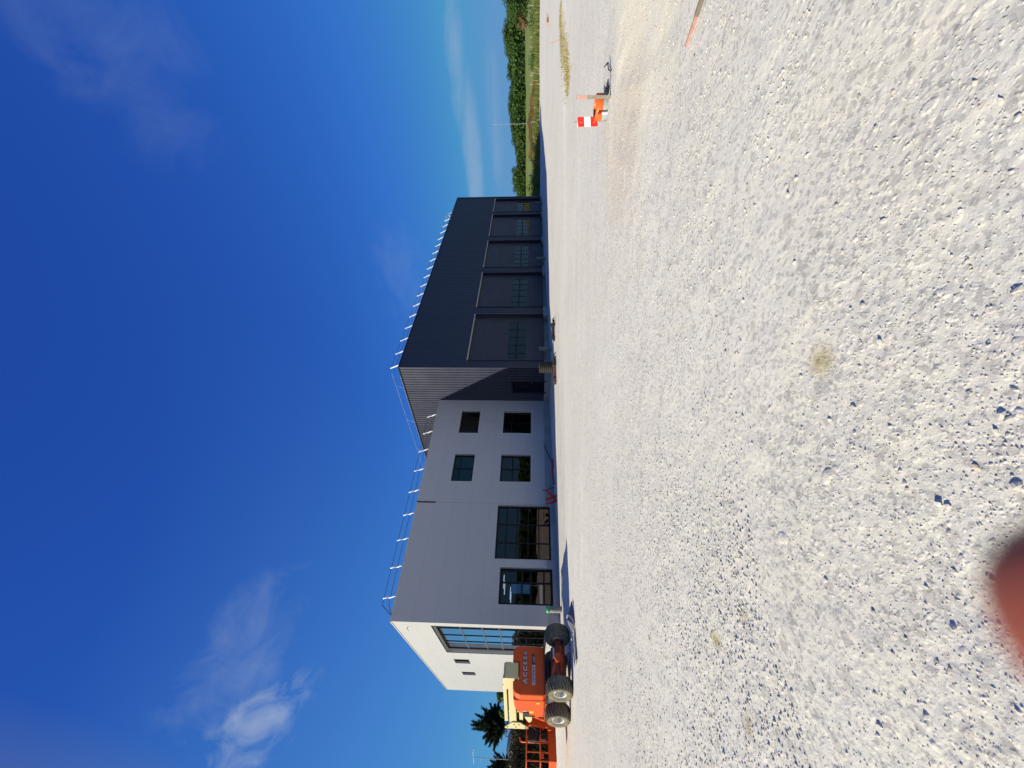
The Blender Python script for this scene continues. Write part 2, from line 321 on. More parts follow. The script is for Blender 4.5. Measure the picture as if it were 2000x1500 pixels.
def ground_mat():
    m = bpy.data.materials.new('crushed_limestone'); m.use_nodes = True; nt = m.node_tree; p = nt.nodes['Principled BSDF']; L = nt.links.new
    tc = nt.nodes.new('ShaderNodeTexCoord'); P = tc.outputs['Object']; sp = nt.nodes.new('ShaderNodeSeparateXYZ'); L(P, sp.inputs[0])
    def nz(sc, det=4.0, r=.55):
        n = nd(nt, 'ShaderNodeTexNoise', i_Scale=sc, i_Detail=det, i_Roughness=r); L(P, n.inputs['Vector']); return n.outputs[0]
    c = mixc(nt, ramp(nt, nz(.22, 5), [(.35, 0.0), (.65, 1.0)]), (.68, .655, .56), (.74, .72, .63))
    c = mixc(nt, mth(nt, 'MULTIPLY', ramp(nt, nz(1.3, 6), [(.4, 0.0), (.7, 1.0)]), .35), c, (.67, .61, .53))
    c = mixc(nt, mth(nt, 'MULTIPLY', ramp(nt, nz(.5, 3), [(.5, 0.0), (.75, 1.0)]), .3), c, (.71, .64, .59))
    v = nd(nt, 'ShaderNodeTexVoronoi', i_Scale=48.0); L(P, v.inputs['Vector']); sv = nt.nodes.new('ShaderNodeSeparateColor'); L(v.outputs['Color'], sv.inputs[0])
    c = mixc(nt, mth(nt, 'MULTIPLY', sv.outputs[0], .12), c, (.76, .745, .69)); c = mixc(nt, mth(nt, 'MULTIPLY', mth(nt, 'GREATER_THAN', sv.outputs[1], .82), .46), c, (.27, .26, .25))
    v2 = nd(nt, 'ShaderNodeTexVoronoi', i_Scale=17.0); L(P, v2.inputs['Vector']); sv2 = nt.nodes.new('ShaderNodeSeparateColor'); L(v2.outputs['Color'], sv2.inputs[0])
    c = mixc(nt, mth(nt, 'MULTIPLY', mth(nt, 'GREATER_THAN', sv2.outputs[1], .93), .35), c, (.30, .28, .26))
    def ell(cx, cy, rx, ry, an, soft=.6, sc=3.0, edge=.5):
        ca, sa = math.cos(an), math.sin(an); dx = mth(nt, 'SUBTRACT', sp.outputs[0], cx); dy = mth(nt, 'SUBTRACT', sp.outputs[1], cy)
        u = mth(nt, 'DIVIDE', mth(nt, 'ADD', mth(nt, 'MULTIPLY', dx, ca), mth(nt, 'MULTIPLY', dy, sa)), rx)
        w = mth(nt, 'DIVIDE', mth(nt, 'SUBTRACT', mth(nt, 'MULTIPLY', dy, ca), mth(nt, 'MULTIPLY', dx, sa)), ry)
        r = mth(nt, 'SQRT', mth(nt, 'ADD', mth(nt, 'MULTIPLY', u, u), mth(nt, 'MULTIPLY', w, w)))
        r = mth(nt, 'ADD', r, mth(nt, 'MULTIPLY', mth(nt, 'SUBTRACT', nz(sc, 4), .5), edge*2))
        return ramp(nt, r, [(1-soft, 1.0), (1.0, 0.0)])
    c = mixc(nt, mth(nt, 'MULTIPLY', ell(6.4, 5.8, 3.6, 2.1, .3, .35, 1.5, .22), .95), c, (.80, .755, .59))      # scraped sand
    c = mixc(nt, mth(nt, 'MULTIPLY', ell(4.0, 6.8, 1.5, 1.8, .2, .7, 3.0), .6), c, (.60, .52, .42))     # brownish gravel by the marker
    for cx, cy, rx, ry, s in ((.13, 2.18, .11, .12, .75), (-2.06, 3.36, .09, .12, .7), (-1.62, 2.95, .10, .09, .7), (-2.33, 2.85, .10, .08, .6)):
        c = mixc(nt, mth(nt, 'MULTIPLY', ell(cx, cy, rx, ry, 0, .9, 14.0, .35), s), c, (.40, .33, .10))   # yellow lichen-coloured stains
    c = mixc(nt, mth(nt, 'MULTIPLY', ell(16.8, 19.7, 5.4, 1.0, .55, .8, 1.4), .75), c, (.42, .34, .15))
    c = mixc(nt, mth(nt, 'MULTIPLY', ell(-4.5, 21, 16, 4, .4, .6, .5), .35), c, (.40, .38, .36))
    # thin tyre tracks, packed lighter
    mp = nt.nodes.new('ShaderNodeMapping'); mp.inputs['Rotation'].default_value = (0, 0, .12); mp.inputs['Scale'].default_value = (.05, 1.1, 1); L(P, mp.inputs[0])
    n = nd(nt, 'ShaderNodeTexNoise', i_Scale=1.2, i_Detail=7.0, i_Roughness=.7); L(mp.outputs[0], n.inputs['Vector'])
    c = mixc(nt, mth(nt, 'MULTIPLY', ramp(nt, n.outputs[0], [(.45, 0.0), (.62, 1.0)]), .30), c, (.76, .735, .69))
    L(c, p.inputs['Base Color']); p.inputs['Roughness'].default_value = .95; p.inputs['Specular IOR Level'].default_value = .12
    h = mth(nt, 'ADD', mth(nt, 'MULTIPLY', nz(30, 6, .7), .7), mth(nt, 'MULTIPLY', nz(170, 3, .6), .35))
    vb = nd(nt, 'ShaderNodeTexVoronoi', i_Scale=26.0, feature='SMOOTH_F1'); L(P, vb.inputs['Vector'])
    h = mth(nt, 'SUBTRACT', h, mth(nt, 'MULTIPLY', vb.outputs['Distance'], .8))
    b = nd(nt, 'ShaderNodeBump', i_Strength=.4, i_Distance=.011); L(h, b.inputs['Height']); L(b.outputs[0], p.inputs['Normal'])
    return m, c
M_ground, _ = ground_mat()
def build_ground():
    rs = [.35, .6, .85]; r = .95
    while r < 13: rs.append(r); r += max(.0018, .0021*r*r*.55)
    while r < 140: rs.append(r); r *= 1.02
    while r < 6000: rs.append(r); r *= 1.25
    dense = np.linspace(math.radians(-50), math.radians(50), 1150); rest = np.linspace(math.radians(50), math.radians(310), 60)[1:-1]
    A = np.concatenate([dense, rest]); R = np.array(rs); AA, RR = np.meshgrid(A, R); X = RR*np.sin(AA); Y = RR*np.cos(AA); Z = ground_h(X, Y); Z = np.where(RR > 150, .5, Z)
    na, nr = len(A), len(R); idx = np.arange(na*nr).reshape(nr, na); nx = np.roll(idx, -1, 1)
    Fa = np.stack([idx[:-1], nx[:-1], nx[1:], idx[1:]], -1).reshape(-1, 4)
    V = np.stack([X, Y, Z], -1).reshape(-1, 3); V = np.vstack([V, [[0, 0, 0.0]]])
    o = np_mesh('gravel_ground', V, Fa[:, ::-1], M_ground, True)
    tag(o, kind='structure', label='pale crushed limestone yard'); print('ground verts', len(V))
build_ground()
def ico():
    t = (1+5**.5)/2; v = np.array([(-1, t, 0), (1, t, 0), (-1, -t, 0), (1, -t, 0), (0, -1, t), (0, 1, t), (0, -1, -t), (0, 1, -t), (t, 0, -1), (t, 0, 1), (-t, 0, -1), (-t, 0, 1)])/math.hypot(1, t)
    f = np.array([(0, 11, 5), (0, 5, 1), (0, 1, 7), (0, 7, 10), (0, 10, 11), (1, 5, 9), (5, 11, 4), (11, 10, 2), (10, 7, 6), (7, 1, 8), (3, 9, 4), (3, 4, 2), (3, 2, 6), (3, 6, 8), (3, 8, 9), (4, 9, 5), (2, 4, 11), (6, 2, 10), (8, 6, 7), (9, 8, 1)])
    return v, f
def stone_mat():
    m = bpy.data.materials.new('limestone_chips'); m.use_nodes = True; nt = m.node_tree; p = nt.nodes['Principled BSDF']; L = nt.links.new
    g = nt.nodes.new('ShaderNodeNewGeometry'); c = ramp(nt, g.outputs['Random Per Island'], [(0, (.34, .33, .31)), (.14, (.54, .52, .475)), (.45, (.56, .54, .49)), (.8, (.61, .595, .545)), (.97, (.60, .54, .47)), (1, (.48, .37, .28))])
    tc = nt.nodes.new('ShaderNodeTexCoord'); n = nd(nt, 'ShaderNodeTexNoise', i_Scale=120.0, i_Detail=4.0); L(tc.outputs['Object'], n.inputs['Vector'])
    L(mixc(nt, mth(nt, 'MULTIPLY', n.outputs[0], .3), c, (.46, .45, .43)), p.inputs['Base Color']); p.inputs['Roughness'].default_value = .9; p.inputs['Specular IOR Level'].default_value = .15
    b = nd(nt, 'ShaderNodeBump', i_Strength=.5, i_Distance=.003); L(n.outputs[0], b.inputs['Height']); L(b.outputs[0], p.inputs['Normal'])
    return m
def scatter(name, N, rmin, rmax, smin, smax, pw, seed, m, amax=50, flat=.62, sink=.15, mask=True, label=None, relief=None):
    global gravelly
    g = np.random.default_rng(seed); r = np.exp(g.uniform(math.log(rmin), math.log(rmax), N)); a = np.radians(g.uniform(-amax, amax, N)); x = r*np.sin(a); y = r*np.cos(a)
    if mask:
        k = gravelly(x, y); keep = g.random(N) < (.10+.90*np.sign(k)*np.abs(k)**1.3); x, y, r = x[keep], y[keep], r[keep]
    if relief:
        tmp = gravelly; gravelly = relief
    n = len(x); s = smin+(smax-smin)*g.random(n)**pw; v, f = ico()
    var = v[None]*(1+g.uniform(-.30, .30, (24, 12, 1)))+g.uniform(-.12, .12, (24, 12, 3)); V = var[g.integers(0, 24, n)]
    sc = np.stack([s*g.uniform(.8, 1.25, n), s*g.uniform(.55, 1.0, n), s*g.uniform(.5, 1.0, n)*flat*1.15], -1); V = V*sc[:, None]
    t = g.uniform(-.5, .5, n); ct, st = np.cos(t)[:, None], np.sin(t)[:, None]; V = np.stack([V[..., 0]*ct-V[..., 2]*st, V[..., 1], V[..., 0]*st+V[..., 2]*ct], -1)
    q = g.uniform(0, 6.28, n); c, sn = np.cos(q)[:, None], np.sin(q)[:, None]; V = np.stack([V[..., 0]*c-V[..., 1]*sn, V[..., 0]*sn+V[..., 1]*c, V[..., 2]], -1)
    base = np.stack([x, y, ground_h(x, y)+s*sink], -1)
    if relief: gravelly = tmp
    V = V+base[:, None]; Fa = (f[None]+np.arange(n)[:, None, None]*12).reshape(-1, 3)
    o = np_mesh(name, V.reshape(-1, 3), Fa, m); tag(o, label=label, kind='stuff'); return o
M_stone = stone_mat()
scatter('gravel', 34000, .95, 12, .0013, .0064, 2.3, 3, M_stone, label='loose angular limestone gravel strewn over the yard')
scatter('coarse_gravel', 1300, 1.0, 30, .005, .018, 2.8, 4, M_stone, mask=False, label='scattered larger limestone lumps on the yard')
def marker_gravel():
    global gravelly
    keep = gravelly
    gravelly = lambda x, y: np.clip(1.25*np.exp(-(((x-4.4)/1.9)**2+((y-6.9)/2.2)**2)), 0, 1)-.11
    o = scatter('track_gravel', 30000, 4.2, 11.5, .0045, .0150, 1.6, 9, M_stone2, label='brownish loose gravel around the striped board and stake', relief=keep)
    gravelly = keep
def tinted_stone():
    m = M_stone.copy(); m.name = 'brown_chips'; r = [n for n in m.node_tree.nodes if n.type == 'VALTORGB'][0].color_ramp
    for e, c in zip(r.elements, ((.20, .17, .15), (.40, .34, .29), (.56, .50, .43), (.66, .60, .52), (.48, .36, .30), (.30, .20, .16))): e.color = c+(1,)
    return m
M_stone2 = tinted_stone(); marker_gravel()
scatter('yard_gravel', 40000, 3.0, 30, .004, .0155, 2.0, 6, M_stone, label='angular gravel in loose patches over the middle of the yard')
# ------------------------------------------------------------------ the building frames
A2 = Vector((math.sin(TH), math.cos(TH))); B2 = Vector((-A2.y, A2.x)); RZ = math.atan2(A2.y, A2.x)
P0 = Vector((-11.953, 20.0)); P2 = Vector((1.123, 28.272)); SILL = .62
def wall(mb, o, du, nrm, length, z0, z1, th, holes):
    """wall with rectangular openings; o 2-D start on the outer face, du along, nrm outward"""
    us = sorted({0, length}|{h[0] for h in holes}|{h[1] for h in holes}); zs = sorted({z0, z1}|{max(z0, h[2]) for h in holes}|{min(z1, h[3]) for h in holes})
    def P(u, z, d): return (o[0]+du[0]*u-nrm[0]*d, o[1]+du[1]*u-nrm[1]*d, z)
    def hole(u, z): return u < 0 or u > length or z < z0 or z > z1 or any(h[0] < u < h[1] and h[2] < z < h[3] for h in holes)
    for i in range(len(us)-1):
        for j in range(len(zs)-1):
            ua, ub, za, zb = us[i], us[i+1], zs[j], zs[j+1]; um, zm = (ua+ub)/2, (za+zb)/2
            if hole(um, zm): continue
            mb.quad(P(ua, za, 0), P(ub, za, 0), P(ub, zb, 0), P(ua, zb, 0)); mb.quad(P(ua, za, th), P(ua, zb, th), P(ub, zb, th), P(ub, za, th))
            if hole(um, za-1e-3): mb.quad(P(ua, za, 0), P(ua, za, th), P(ub, za, th), P(ub, za, 0))
            if hole(um, zb+1e-3): mb.quad(P(ua, zb, 0), P(ub, zb, 0), P(ub, zb, th), P(ua, zb, th))
            if hole(ua-1e-3, zm): mb.quad(P(ua, za, 0), P(ua, zb, 0), P(ua, zb, th), P(ua, za, th))
            if hole(ub+1e-3, zm): mb.quad(P(ub, za, 0), P(ub, za, th), P(ub, zb, th), P(ub, zb, 0))
def rail_run(parent, n, s0, step, H, length, extra_end, curved=True, closing=None):
    g = MB(); 
    for z, y in ((H+.80, .50), (H+.42, .34)): g.tube([(s0-.35 if closing == 'left' else s0-.1, y, z), (s0+step*(n-1)+extra_end, y, z)], .013, 6)
    if closing == 'left': g.tube([(s0-.35, .50, H+.80), (.25, .34, H+.02)], .022, 6); g.tube([(s0-.35, .34, H+.42), (.1, .3, H+.0)], .017, 6)
    r = g.build('guard_rail', M_railm, parent)
    for k in range(n):
        s = s0+step*k; p = MB(); p.tube([(s, .12, H-.02), (s+.02, .20, H+.18), (s-.015, .30, H+.42), (s+.015, .40, H+.62), (s, .52, H+.84)], [.04, .037, .044, .036, .046], 7); p.build('rail_post', M_white, r)
    return r
def window(parent, axis, u0, u1, z0, z1, cols, rows, rec=.16, fw=.07, mw=.05, gm=None, trim=False, name='window', fm=None, openf=None):
    """axis 'x': on the front wall (plane y=0, facing -y); 'y': on the end wall (plane x=0, facing -x)"""
    gm = gm or M_glass; fm = fm or M_frame
    def box(mb, ua, da, za, ub, db, zb):
        if axis == 'x': mb.box(ua, da, za, ub, db, zb)
        else: mb.box(da, ua, za, db, ub, zb)
    f = MB(); d0, d1 = rec, rec+.08
    box(f, u0, d0, z0, u0+fw, d1, z1); box(f, u1-fw, d0, z0, u1, d1, z1); box(f, u0+fw, d0, z0, u1-fw, d1, z0+fw); box(f, u0+fw, d0, z1-fw, u1-fw, d1, z1)
    us = [u0+fw]+list(cols)+[u1-fw]; zs = [z0+fw]+list(rows)+[z1-fw]
    for c in cols: box(f, c-mw/2, d0+.004, z0+fw, c+mw/2, d1-.004, z1-fw)
    fo = f.build(name, fm, parent)
    if rows:
        for rr in rows:
            g = MB()
            for i in range(len(us)-1):
                box(g, us[i]+(mw/2 if i else 0), d0+.008, rr-mw/2, us[i+1]-(mw/2 if i < len(us)-2 else 0), d1-.008, rr+mw/2)
            g.build('mullion', fm if name != 'curtain_window' else M_mull, fo)
    p = MB(); box(p, u0+fw*.5, d0+.03, z0+fw*.5, u1-fw*.5, d0+.045, z1-fw*.5); p.build('pane', gm, fo)
    if trim:
        t = MB(); w = .11; e = .022
        box(t, u0-w, -e, z0-w, u0, .02, z1+w); box(t, u1, -e, z0-w, u1+w, .02, z1+w); box(t, u0, -e, z1, u1, .02, z1+w); box(t, u0, -e, z0-w, u1, .03, z0); t.build('surround', M_surr, fo)
    return fo
M_surr = mat('window_surround', (.46, .46, .45), .45)
# --- office block (pale panels)
def office():
    b = empty('office_building', (P0.x, P0.y, 0), RZ); H = 8.5; LX, LY = 15.10, 19.95
    tag(b, 'pale panel-clad two-storey office block with a tall corner window, left of the dark hall', 'building')
    fh = [(11.94, 14.05, 5.30, 6.68), (11.97, 14.02, 1.55, 3.55), (8.06, 10.17, 5.30, 6.67), (8.09, 10.17, 1.55, 3.53), (3.25, 6.48, .38, 3.52), (.95, 2.80, .34, 3.17)]
    eh = [(.62, 6.16, .62, 6.50), (8.05, 9.28, 5.43, 6.43), (12.02, 13.16, 5.43, 6.38)]
    w = MB(); wall(w, (0, 0), (1, 0), (0, -1), LX, .62, H, .25, fh); wall(w, (0, .25), (0, 1), (-1, 0), LY-.25, .62, H, .25, [(a-.25, c-.25, d, e) for a, c, d, e in eh])
    wall(w, (LX, LY), (-1, 0), (0, 1), LX-.25, .62, H, .25, [(1.5, 3.5, 1.6, 3.2), (5.0, 7.4, 1.6, 3.4), (10.0, 12.4, 1.6, 3.2), (2, 3.5, 5.4, 6.6), (8, 9.5, 5.4, 6.6)])
    w.build('wall', M_panel, b)
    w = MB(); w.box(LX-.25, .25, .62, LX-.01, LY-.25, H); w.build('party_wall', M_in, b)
    p = MB(); wall(p, (.03, .03), (1, 0), (0, -1), LX-.03, -.4, .62, .28, [(h[0]-.03, h[1]-.03, h[2], .7) for h in fh if h[2] < .6]); wall(p, (.03, .31), (0, 1), (-1, 0), LY-.4, -.4, .62, .28, [])
    p.build('plinth', M_conc, b)
    r = MB(); r.box(.25, .25, H-.45, LX-.25, LY-.25, H-.25); r.build('roof', M_conc, b)
    c = MB(); c.box(-.03, -.03, H, LX, .28, H+.05); c.box(-.03, .28, H, .28, LY, H+.05); c.build('coping', M_surr, b)
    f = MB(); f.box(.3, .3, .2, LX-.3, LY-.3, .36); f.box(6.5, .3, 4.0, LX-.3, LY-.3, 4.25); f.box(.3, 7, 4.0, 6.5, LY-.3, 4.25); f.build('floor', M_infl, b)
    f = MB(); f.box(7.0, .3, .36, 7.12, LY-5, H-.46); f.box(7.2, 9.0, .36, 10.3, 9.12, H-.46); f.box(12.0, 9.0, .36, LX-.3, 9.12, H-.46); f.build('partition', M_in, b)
    for i, (a, e, d, g) in enumerate(fh[:4]):
        up = d > 5; mid = (a+e)/2
        if i == 0: window(b, 'x', a, e, d, g, [mid], [], trim=True)
        elif i == 1: window(b, 'x', a, e, d, g, [mid], [2.95], trim=True)
        elif i == 2: window(b, 'x', a, e, d, g, [mid], [g-.42], trim=True, fw=.09, mw=.08)
        else: window(b, 'x', a, e, d, g, [mid], [2.75], trim=True, fw=.09, mw=.08)
    window(b, 'x', 3.25, 6.48, .38, 3.52, [4.23, 5.32], [1.05, 1.67, 2.33, 2.95], rec=.18, fw=.10, mw=.07, name='glazed_door')
    d = window(b, 'x', .95, 2.80, .34, 3.17, [2.08], [.80, 1.50, 1.98], rec=.18, fw=.13, mw=.09, name='glazed_door')
    h = MB(); h.tube([(1.93, .13, 1.2), (1.93, .10, 1.2), (1.93, .10, 1.5), (1.93, .13, 1.5)], .014, 6); h.build('handle', M_galv, d)
    window(b, 'y', .62, 6.16, .62, 6.50, [1.78, 3.18, 4.52], [3.14, 4.06, 5.23], rec=.20, fw=.12, mw=.08, gm=M_glassr, name='curtain_window')
    t = MB(); t.box(-.015, .55, .62, .20, .618, 6.57); t.box(-.015, 6.162, .62, .20, 6.22, 6.57); t.box(-.02, .618, 6.502, .20, 6.162, 6.57); t.build('window_surround', M_frame, b)
    for a, e, d0, g in eh[1:]: window(b, 'y', a, e, d0, g, [], [], rec=.12, fw=.06)
    j = MB(); j.box(6.54, -.035, 7.38, 6.60, -.002, H+.04); j.build('joint_cover', M_frame, b)
    for y, z in ((1.4, 3.0), (2.4, 3.0), (3.3, 2.7), (4.2, 2.7), (2.2, 4.9)):
        l = MB(); l.box(2.2, y, z, 2.9, y+.13, z+.04); l.build('ceiling_lamp', emit_mat('lamp_glow', (1, .98, .92), 3.0), b)
    l = MB(); l.tube([(-.0, .9, 7.85), (-.16, .9, 7.85), (-.16, .9, 7.72)], .02, 6); l.build('wall_spout', M_galv, b)
    rail_run(b, 9, 1.20, 1.575, H, LX, .15, closing='left')
    # rail at the far left end of the roof
    m = MB(); m.tube([(.4, LY-.5, H), (.4, LY-.5, H+.35)], .02); m.build('roof_vent', M_railm, b); m = MB(); m.tube([(.9, LY-.2, H), (.9, LY-.2, H+.3)], .02); m.build('roof_vent', M_railm, b)
    ra = MB()
    for xx in (7.9, 8.5): ra.tube([(xx, 6, H-.2), (xx, 6, H+1.7)], .02, 6)
    rp = MB(); rp.tube([(9.7, 6, H-.2), (9.7, 6, H+1.7)], .02, 6); rp.build('roof_pole', M_galv, b)
    ra.tube([(7.9, 6, H+1.7), (8.5, 6, H+1.7)], .02, 6); ra.build('roof_ladder', M_galv, b)
    return b
office()
# --- the dark hall with ribbed cladding
def rib_profile(L, period=.25):
    pts = []; u = 0
    while u < L-1e-6:
        for du, off in ((0, 0), (.085, 0), (.125, .042), (.21, .042)):
            if u+du < L: pts.append((u+du, off))
        u += period
    pts.append((L, 0)); return pts
def ribbed(mb, o, du, nrm, L, z0, z1, holes, period=.25):
    pts = rib_profile(L, period)
    brk = sorted({h[0] for h in holes}|{h[1] for h in holes})
    out = []
    for (ua, oa), (ub, ob) in zip(pts, pts[1:]):
        cuts = [c for c in brk if ua+1e-4 < c < ub-1e-4]; seq = [ua]+cuts+[ub]
        for x, y in zip(seq, seq[1:]):
            f = lambda q: oa+(ob-oa)*(q-ua)/(ub-ua)
            out.append((x, f(x), y, f(y)))
    for ua, oa, ub, ob in out:
        um = (ua+ub)/2; zs = [(z0, z1)]
        for h in holes:
            if h[0] < um < h[1]: zs = [s for a, b in zs for s in ((a, min(b, h[2])), (max(a, h[3]), b)) if s[1]-s[0] > 1e-3]
        for a, b in zs:
            P = lambda u, d, z: (o[0]+du[0]*u-nrm[0]*d, o[1]+du[1]*u-nrm[1]*d, z)
            mb.quad(P(ua, oa, a), P(ub, ob, a), P(ub, ob, b), P(ua, oa, b))
def hall():
    b = empty('workshop_hall', (P2.x, P2.y, 0), RZ); H = 10.94; LX, LY = 31.3, 22.0; DT = 6.12
    tag(b, 'long navy ribbed-steel workshop hall with five tall sectional doors', 'building')
    doors = [(.84, 6.34), (7.50, 12.94), (14.05, 19.44), (20.57, 25.95), (26.85, 30.72)]
    holes = [(a, c, 0, DT) for a, c in doors]
    w = MB(); ribbed(w, (0, 0), (1, 0), (0, -1), LX, SILL, H, holes)
    gh = (1.32, 2.44, .45, 2.92); ribbed(w, (0, 0), (0, 1), (-1, 0), LY, SILL, H, [gh]); ribbed(w, (LX, 0), (0, 1), (1, 0), LY, SILL, H, []); ribbed(w, (0, LY), (1, 0), (0, 1), LX, SILL, H, [])
    w.build('wall', M_navy, b)
    l = MB(); wall(l, (.07, .07), (1, 0), (0, -1), LX-.14, SILL, H-.02, .18, [(h[0]-.07, h[1]-.07, 0, DT) for h in holes]); wall(l, (.07, .25), (0, 1), (-1, 0), LY-.5, SILL, H-.02, .18, [(gh[0]-.25, gh[1]-.25, 0, gh[3])])
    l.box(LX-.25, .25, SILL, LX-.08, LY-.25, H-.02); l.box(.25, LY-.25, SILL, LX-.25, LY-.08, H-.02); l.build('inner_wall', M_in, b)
    r = MB(); r.box(.25, .25, H-.6, LX-.25, LY-.25, H-.3); r.build('roof', M_conc, b)
    c = MB(); c.box(-.045, -.045, H, LX+.045, .26, H+.07); c.box(-.045, .26, H, .26, LY, H+.07); c.box(LX-.26, .26, H, LX+.045, LY, H+.07); c.build('coping', M_frame, b)
    k = MB(); k.box(-.055, -.055, SILL, -.005, -.004, H-.003); k.build('corner_trim', M_navy, b); k = MB(); k.box(LX-.12, -.055, SILL, LX+.06, -.006, H-.003); k.build('corner_trim', M_navy, b)
    p = MB(); prev = 0
    for a, c2 in doors+[(LX, LX)]:
        p.box(prev, .02, -.5, a, .5, SILL+.002); prev = c2
    p.box(.02, .5, -.5, .5, gh[0], SILL+.002); p.box(.02, gh[1], -.5, .5, LY, SILL+.002); p.box(LX-.3, .5, -.5, LX-.02, LY, SILL)
    p.box(.0, .6, -.5, LX-.4, LY-.4, SILL-.03); p.build('plinth', M_conc, b)
    for i, (a, c2) in enumerate(doors):
        gtop, gmid, gbot = 3.32, 2.67, 1.97; n = 5 if c2-a > 5 else 4
        d = MB(); rc = .20; g0, g1 = (a+.05, c2-.78) if i < 4 else (a+.2, c2-.35)
        wall(d, (a, rc), (1, 0), (0, -1), c2-a, SILL-.0, DT, .07, [(g0-a, g1-a, gbot, gtop)])
        for zz in (1.28, 3.95, 4.6, 5.3): d.box(a+.01, rc-.012, zz, c2-.01, rc-.002, zz+.018)
        do = d.build('sectional_door', M_door, b)
        m = MB(); m.box(g0, rc+.005, gmid-.06, g1, rc+.05, gmid+.06)
        for q in range(1, n): x = g0+(g1-g0)*q/n; m.box(x-.035, rc+.008, gbot, x+.035, rc+.047, gmid-.06); m.box(x-.035, rc+.008, gmid+.06, x+.035, rc+.047, gtop)
        m.build('glazing_bar', M_frame, do); q = MB(); q.box(g0, rc+.02, gbot, g1, rc+.035, gtop); q.build('pane', M_glass, do)
        t = MB(); t.box(a-.06, -.05, DT-.0, c2+.06, .16, DT+.08); t.build('door_head', M_trim, b)
        t = MB(); t.box(a-.07, -.052, SILL, a, .2, DT-.002); t.build('door_jamb', M_navy, b); t = MB(); t.box(c2, -.052, SILL, c2+.10, .2, DT-.002); t.build('door_jamb', M_navy, b)
    g = MB(); g.box(.14, gh[0], gh[2], .2, gh[1], gh[3]); go = g.build('side_door', M_frame, b)
    g = MB(); g.box(-.05, gh[1], gh[2], .14, gh[1]+.06, gh[3]+.06); g.box(-.05, gh[0]-.05, gh[2], .14, gh[0], gh[3]+.06); g.box(-.05, gh[0], gh[3], .14, gh[1], gh[3]+.06); g.build('door_frame', M_navy, go)
    g = MB(); g.tube([(.14, 1.5, 1.5), (.07, 1.5, 1.5), (.07, 1.62, 1.5)], .014, 6); g.build('handle', M_galv, go)
    rail_run(b, 17, .45, 1.575, H, LX, .2)
    e = MB(); s = .45+1.575*16; e.tube([(s+.2, .5, H+.82), (s+1.5, .3, H+.75), (s+1.9, .2, H)], .035, 6); e.tube([(s+1.5, .3, H+.75), (s+.4, .3, H)], .03, 6); e.build('rail_end', M_white, b)
    gr = MB()
    for z, x in ((H+.80, .30), (H+.12, .05)): gr.tube([(x, .9, z), (x, 14, z)], .009, 6)
    for y in (2.2, 6.2, 10.2): gr.tube([(.1, y, H+.05), (.30, y, H+.80)], .008, 6)
    gr.build('gable_rail', M_galv, b)
hall()
# ------------------------------------------------------------------ things lying by the walls
def wpt(base, s, off, z): q = base+A2*s+Vector((A2.y, -A2.x))*off; return (q.x, q.y, z)
def gz(x, y): return float(ground_h(np.array([x]), np.array([y]))[0])
def stub_pipe(loc, r, h, m, cap, label, name='drain_pipe', tilt=0.0, group=None):
    z = gz(loc[0], loc[1]); o = empty(name, (loc[0], loc[1], z-.03)); tag(o, label, 'pipe', group)
    p = MB(); p.lathe([(0, h-.02), (r-.02, h-.02), (r-.015, h), (r, h), (r, h*.55), (r*1.0, 0)], (0, 0, 0), n=24); p.build('barrel', m, o)
    c = MB(); c.lathe([(0, h+.05), (r*.8, h+.05), (r*1.1, h+.035), (r*1.13, h-.1), (r*1.02, h-.105)], (0, 0, 0), n=24); c.build('end_collar', cap, o); o.rotation_euler.x = tilt
    return o
stub_pipe(wpt(P0, .42, 1.3, 0), .145, .72, M_greyp, M_green, 'grey upright pipe stub with a bright green cap beside the glazed door', 'capped_pipe')
stub_pipe(wpt(P2, .9, .95, 0), .15, .86, M_pvc, M_pvc, 'greenish drain pipe stub in front of the first hall door', tilt=.05, group='drain pipe stubs along the hall')
stub_pipe(wpt(P2, 13.9, .9, 0), .15, .84, M_pvc, M_pvc, 'greenish drain pipe stub between the second and third hall doors', group='drain pipe stubs along the hall')
stub_pipe(wpt(P2, 27.2, .8, 0), .15, .80, M_pvc, M_pvc, 'greenish drain pipe stub by the farthest hall door', group='drain pipe stubs along the hall')
def corrugated():
    x, y, _ = wpt(P2, -1.75, 1.7, 0); o = empty('corrugated_pipe', (x, y, gz(x, y)-.05)); tag(o, 'short black corrugated drainage pipe standing upright at the corner of the dark hall', 'pipe')
    pr = []; h = 0
    while h < .92: pr += [(.33, h), (.33, h+.035), (.385, h+.05), (.385, h+.095), (.33, h+.11)]; h += .125
    pr += [(.31, h), (.31, .1)]; m = MB(); m.lathe(pr, (0, 0, 0), n=36); m.build('barrel', M_black, o)
    r = MB(); r.lathe([(.30, .1), (.30, h-.02), (.315, h)], (0, 0, 0), n=36); r.build('liner', M_greyp, o)
corrugated()
def scrap(base, s, off, seed, label, m1, m2, L=2.0):
    x, y, _ = wpt(base, s, off, 0); o = empty('steel_scrap', (x, y, gz(x, y)), .1); tag(o, label, 'scrap')
    g = MB(); g.bar((-L/2, 0, .06), (L/2, .05, .09), .14, .10); g.bar((-L*.3, .1, .13), (L*.2, -.02, .17), .10, .09); g.box(-L*.45, -.1, .0, -L*.28, .12, .2); g.build('beam', m1, o, bevel=.01)
    g = MB(); g.box(L*.15, -.15, .02, L*.32, .12, .24); g.tube([(L*.3, 0, .1), (L*.5, .05, .16), (L*.62, .02, .05)], .03, 8); g.build('bracket', m2, o, bevel=.01)
scrap(P2, -3.4, 3.0, 1, 'rusty steel beam lying on the gravel left of the black corrugated pipe', M_rust, M_black, 1.7)
scrap(P2, -1.3, 4.3, 2, 'black steel bar with feet lying on the gravel right of the corrugated pipe', M_black, M_black, 1.3)
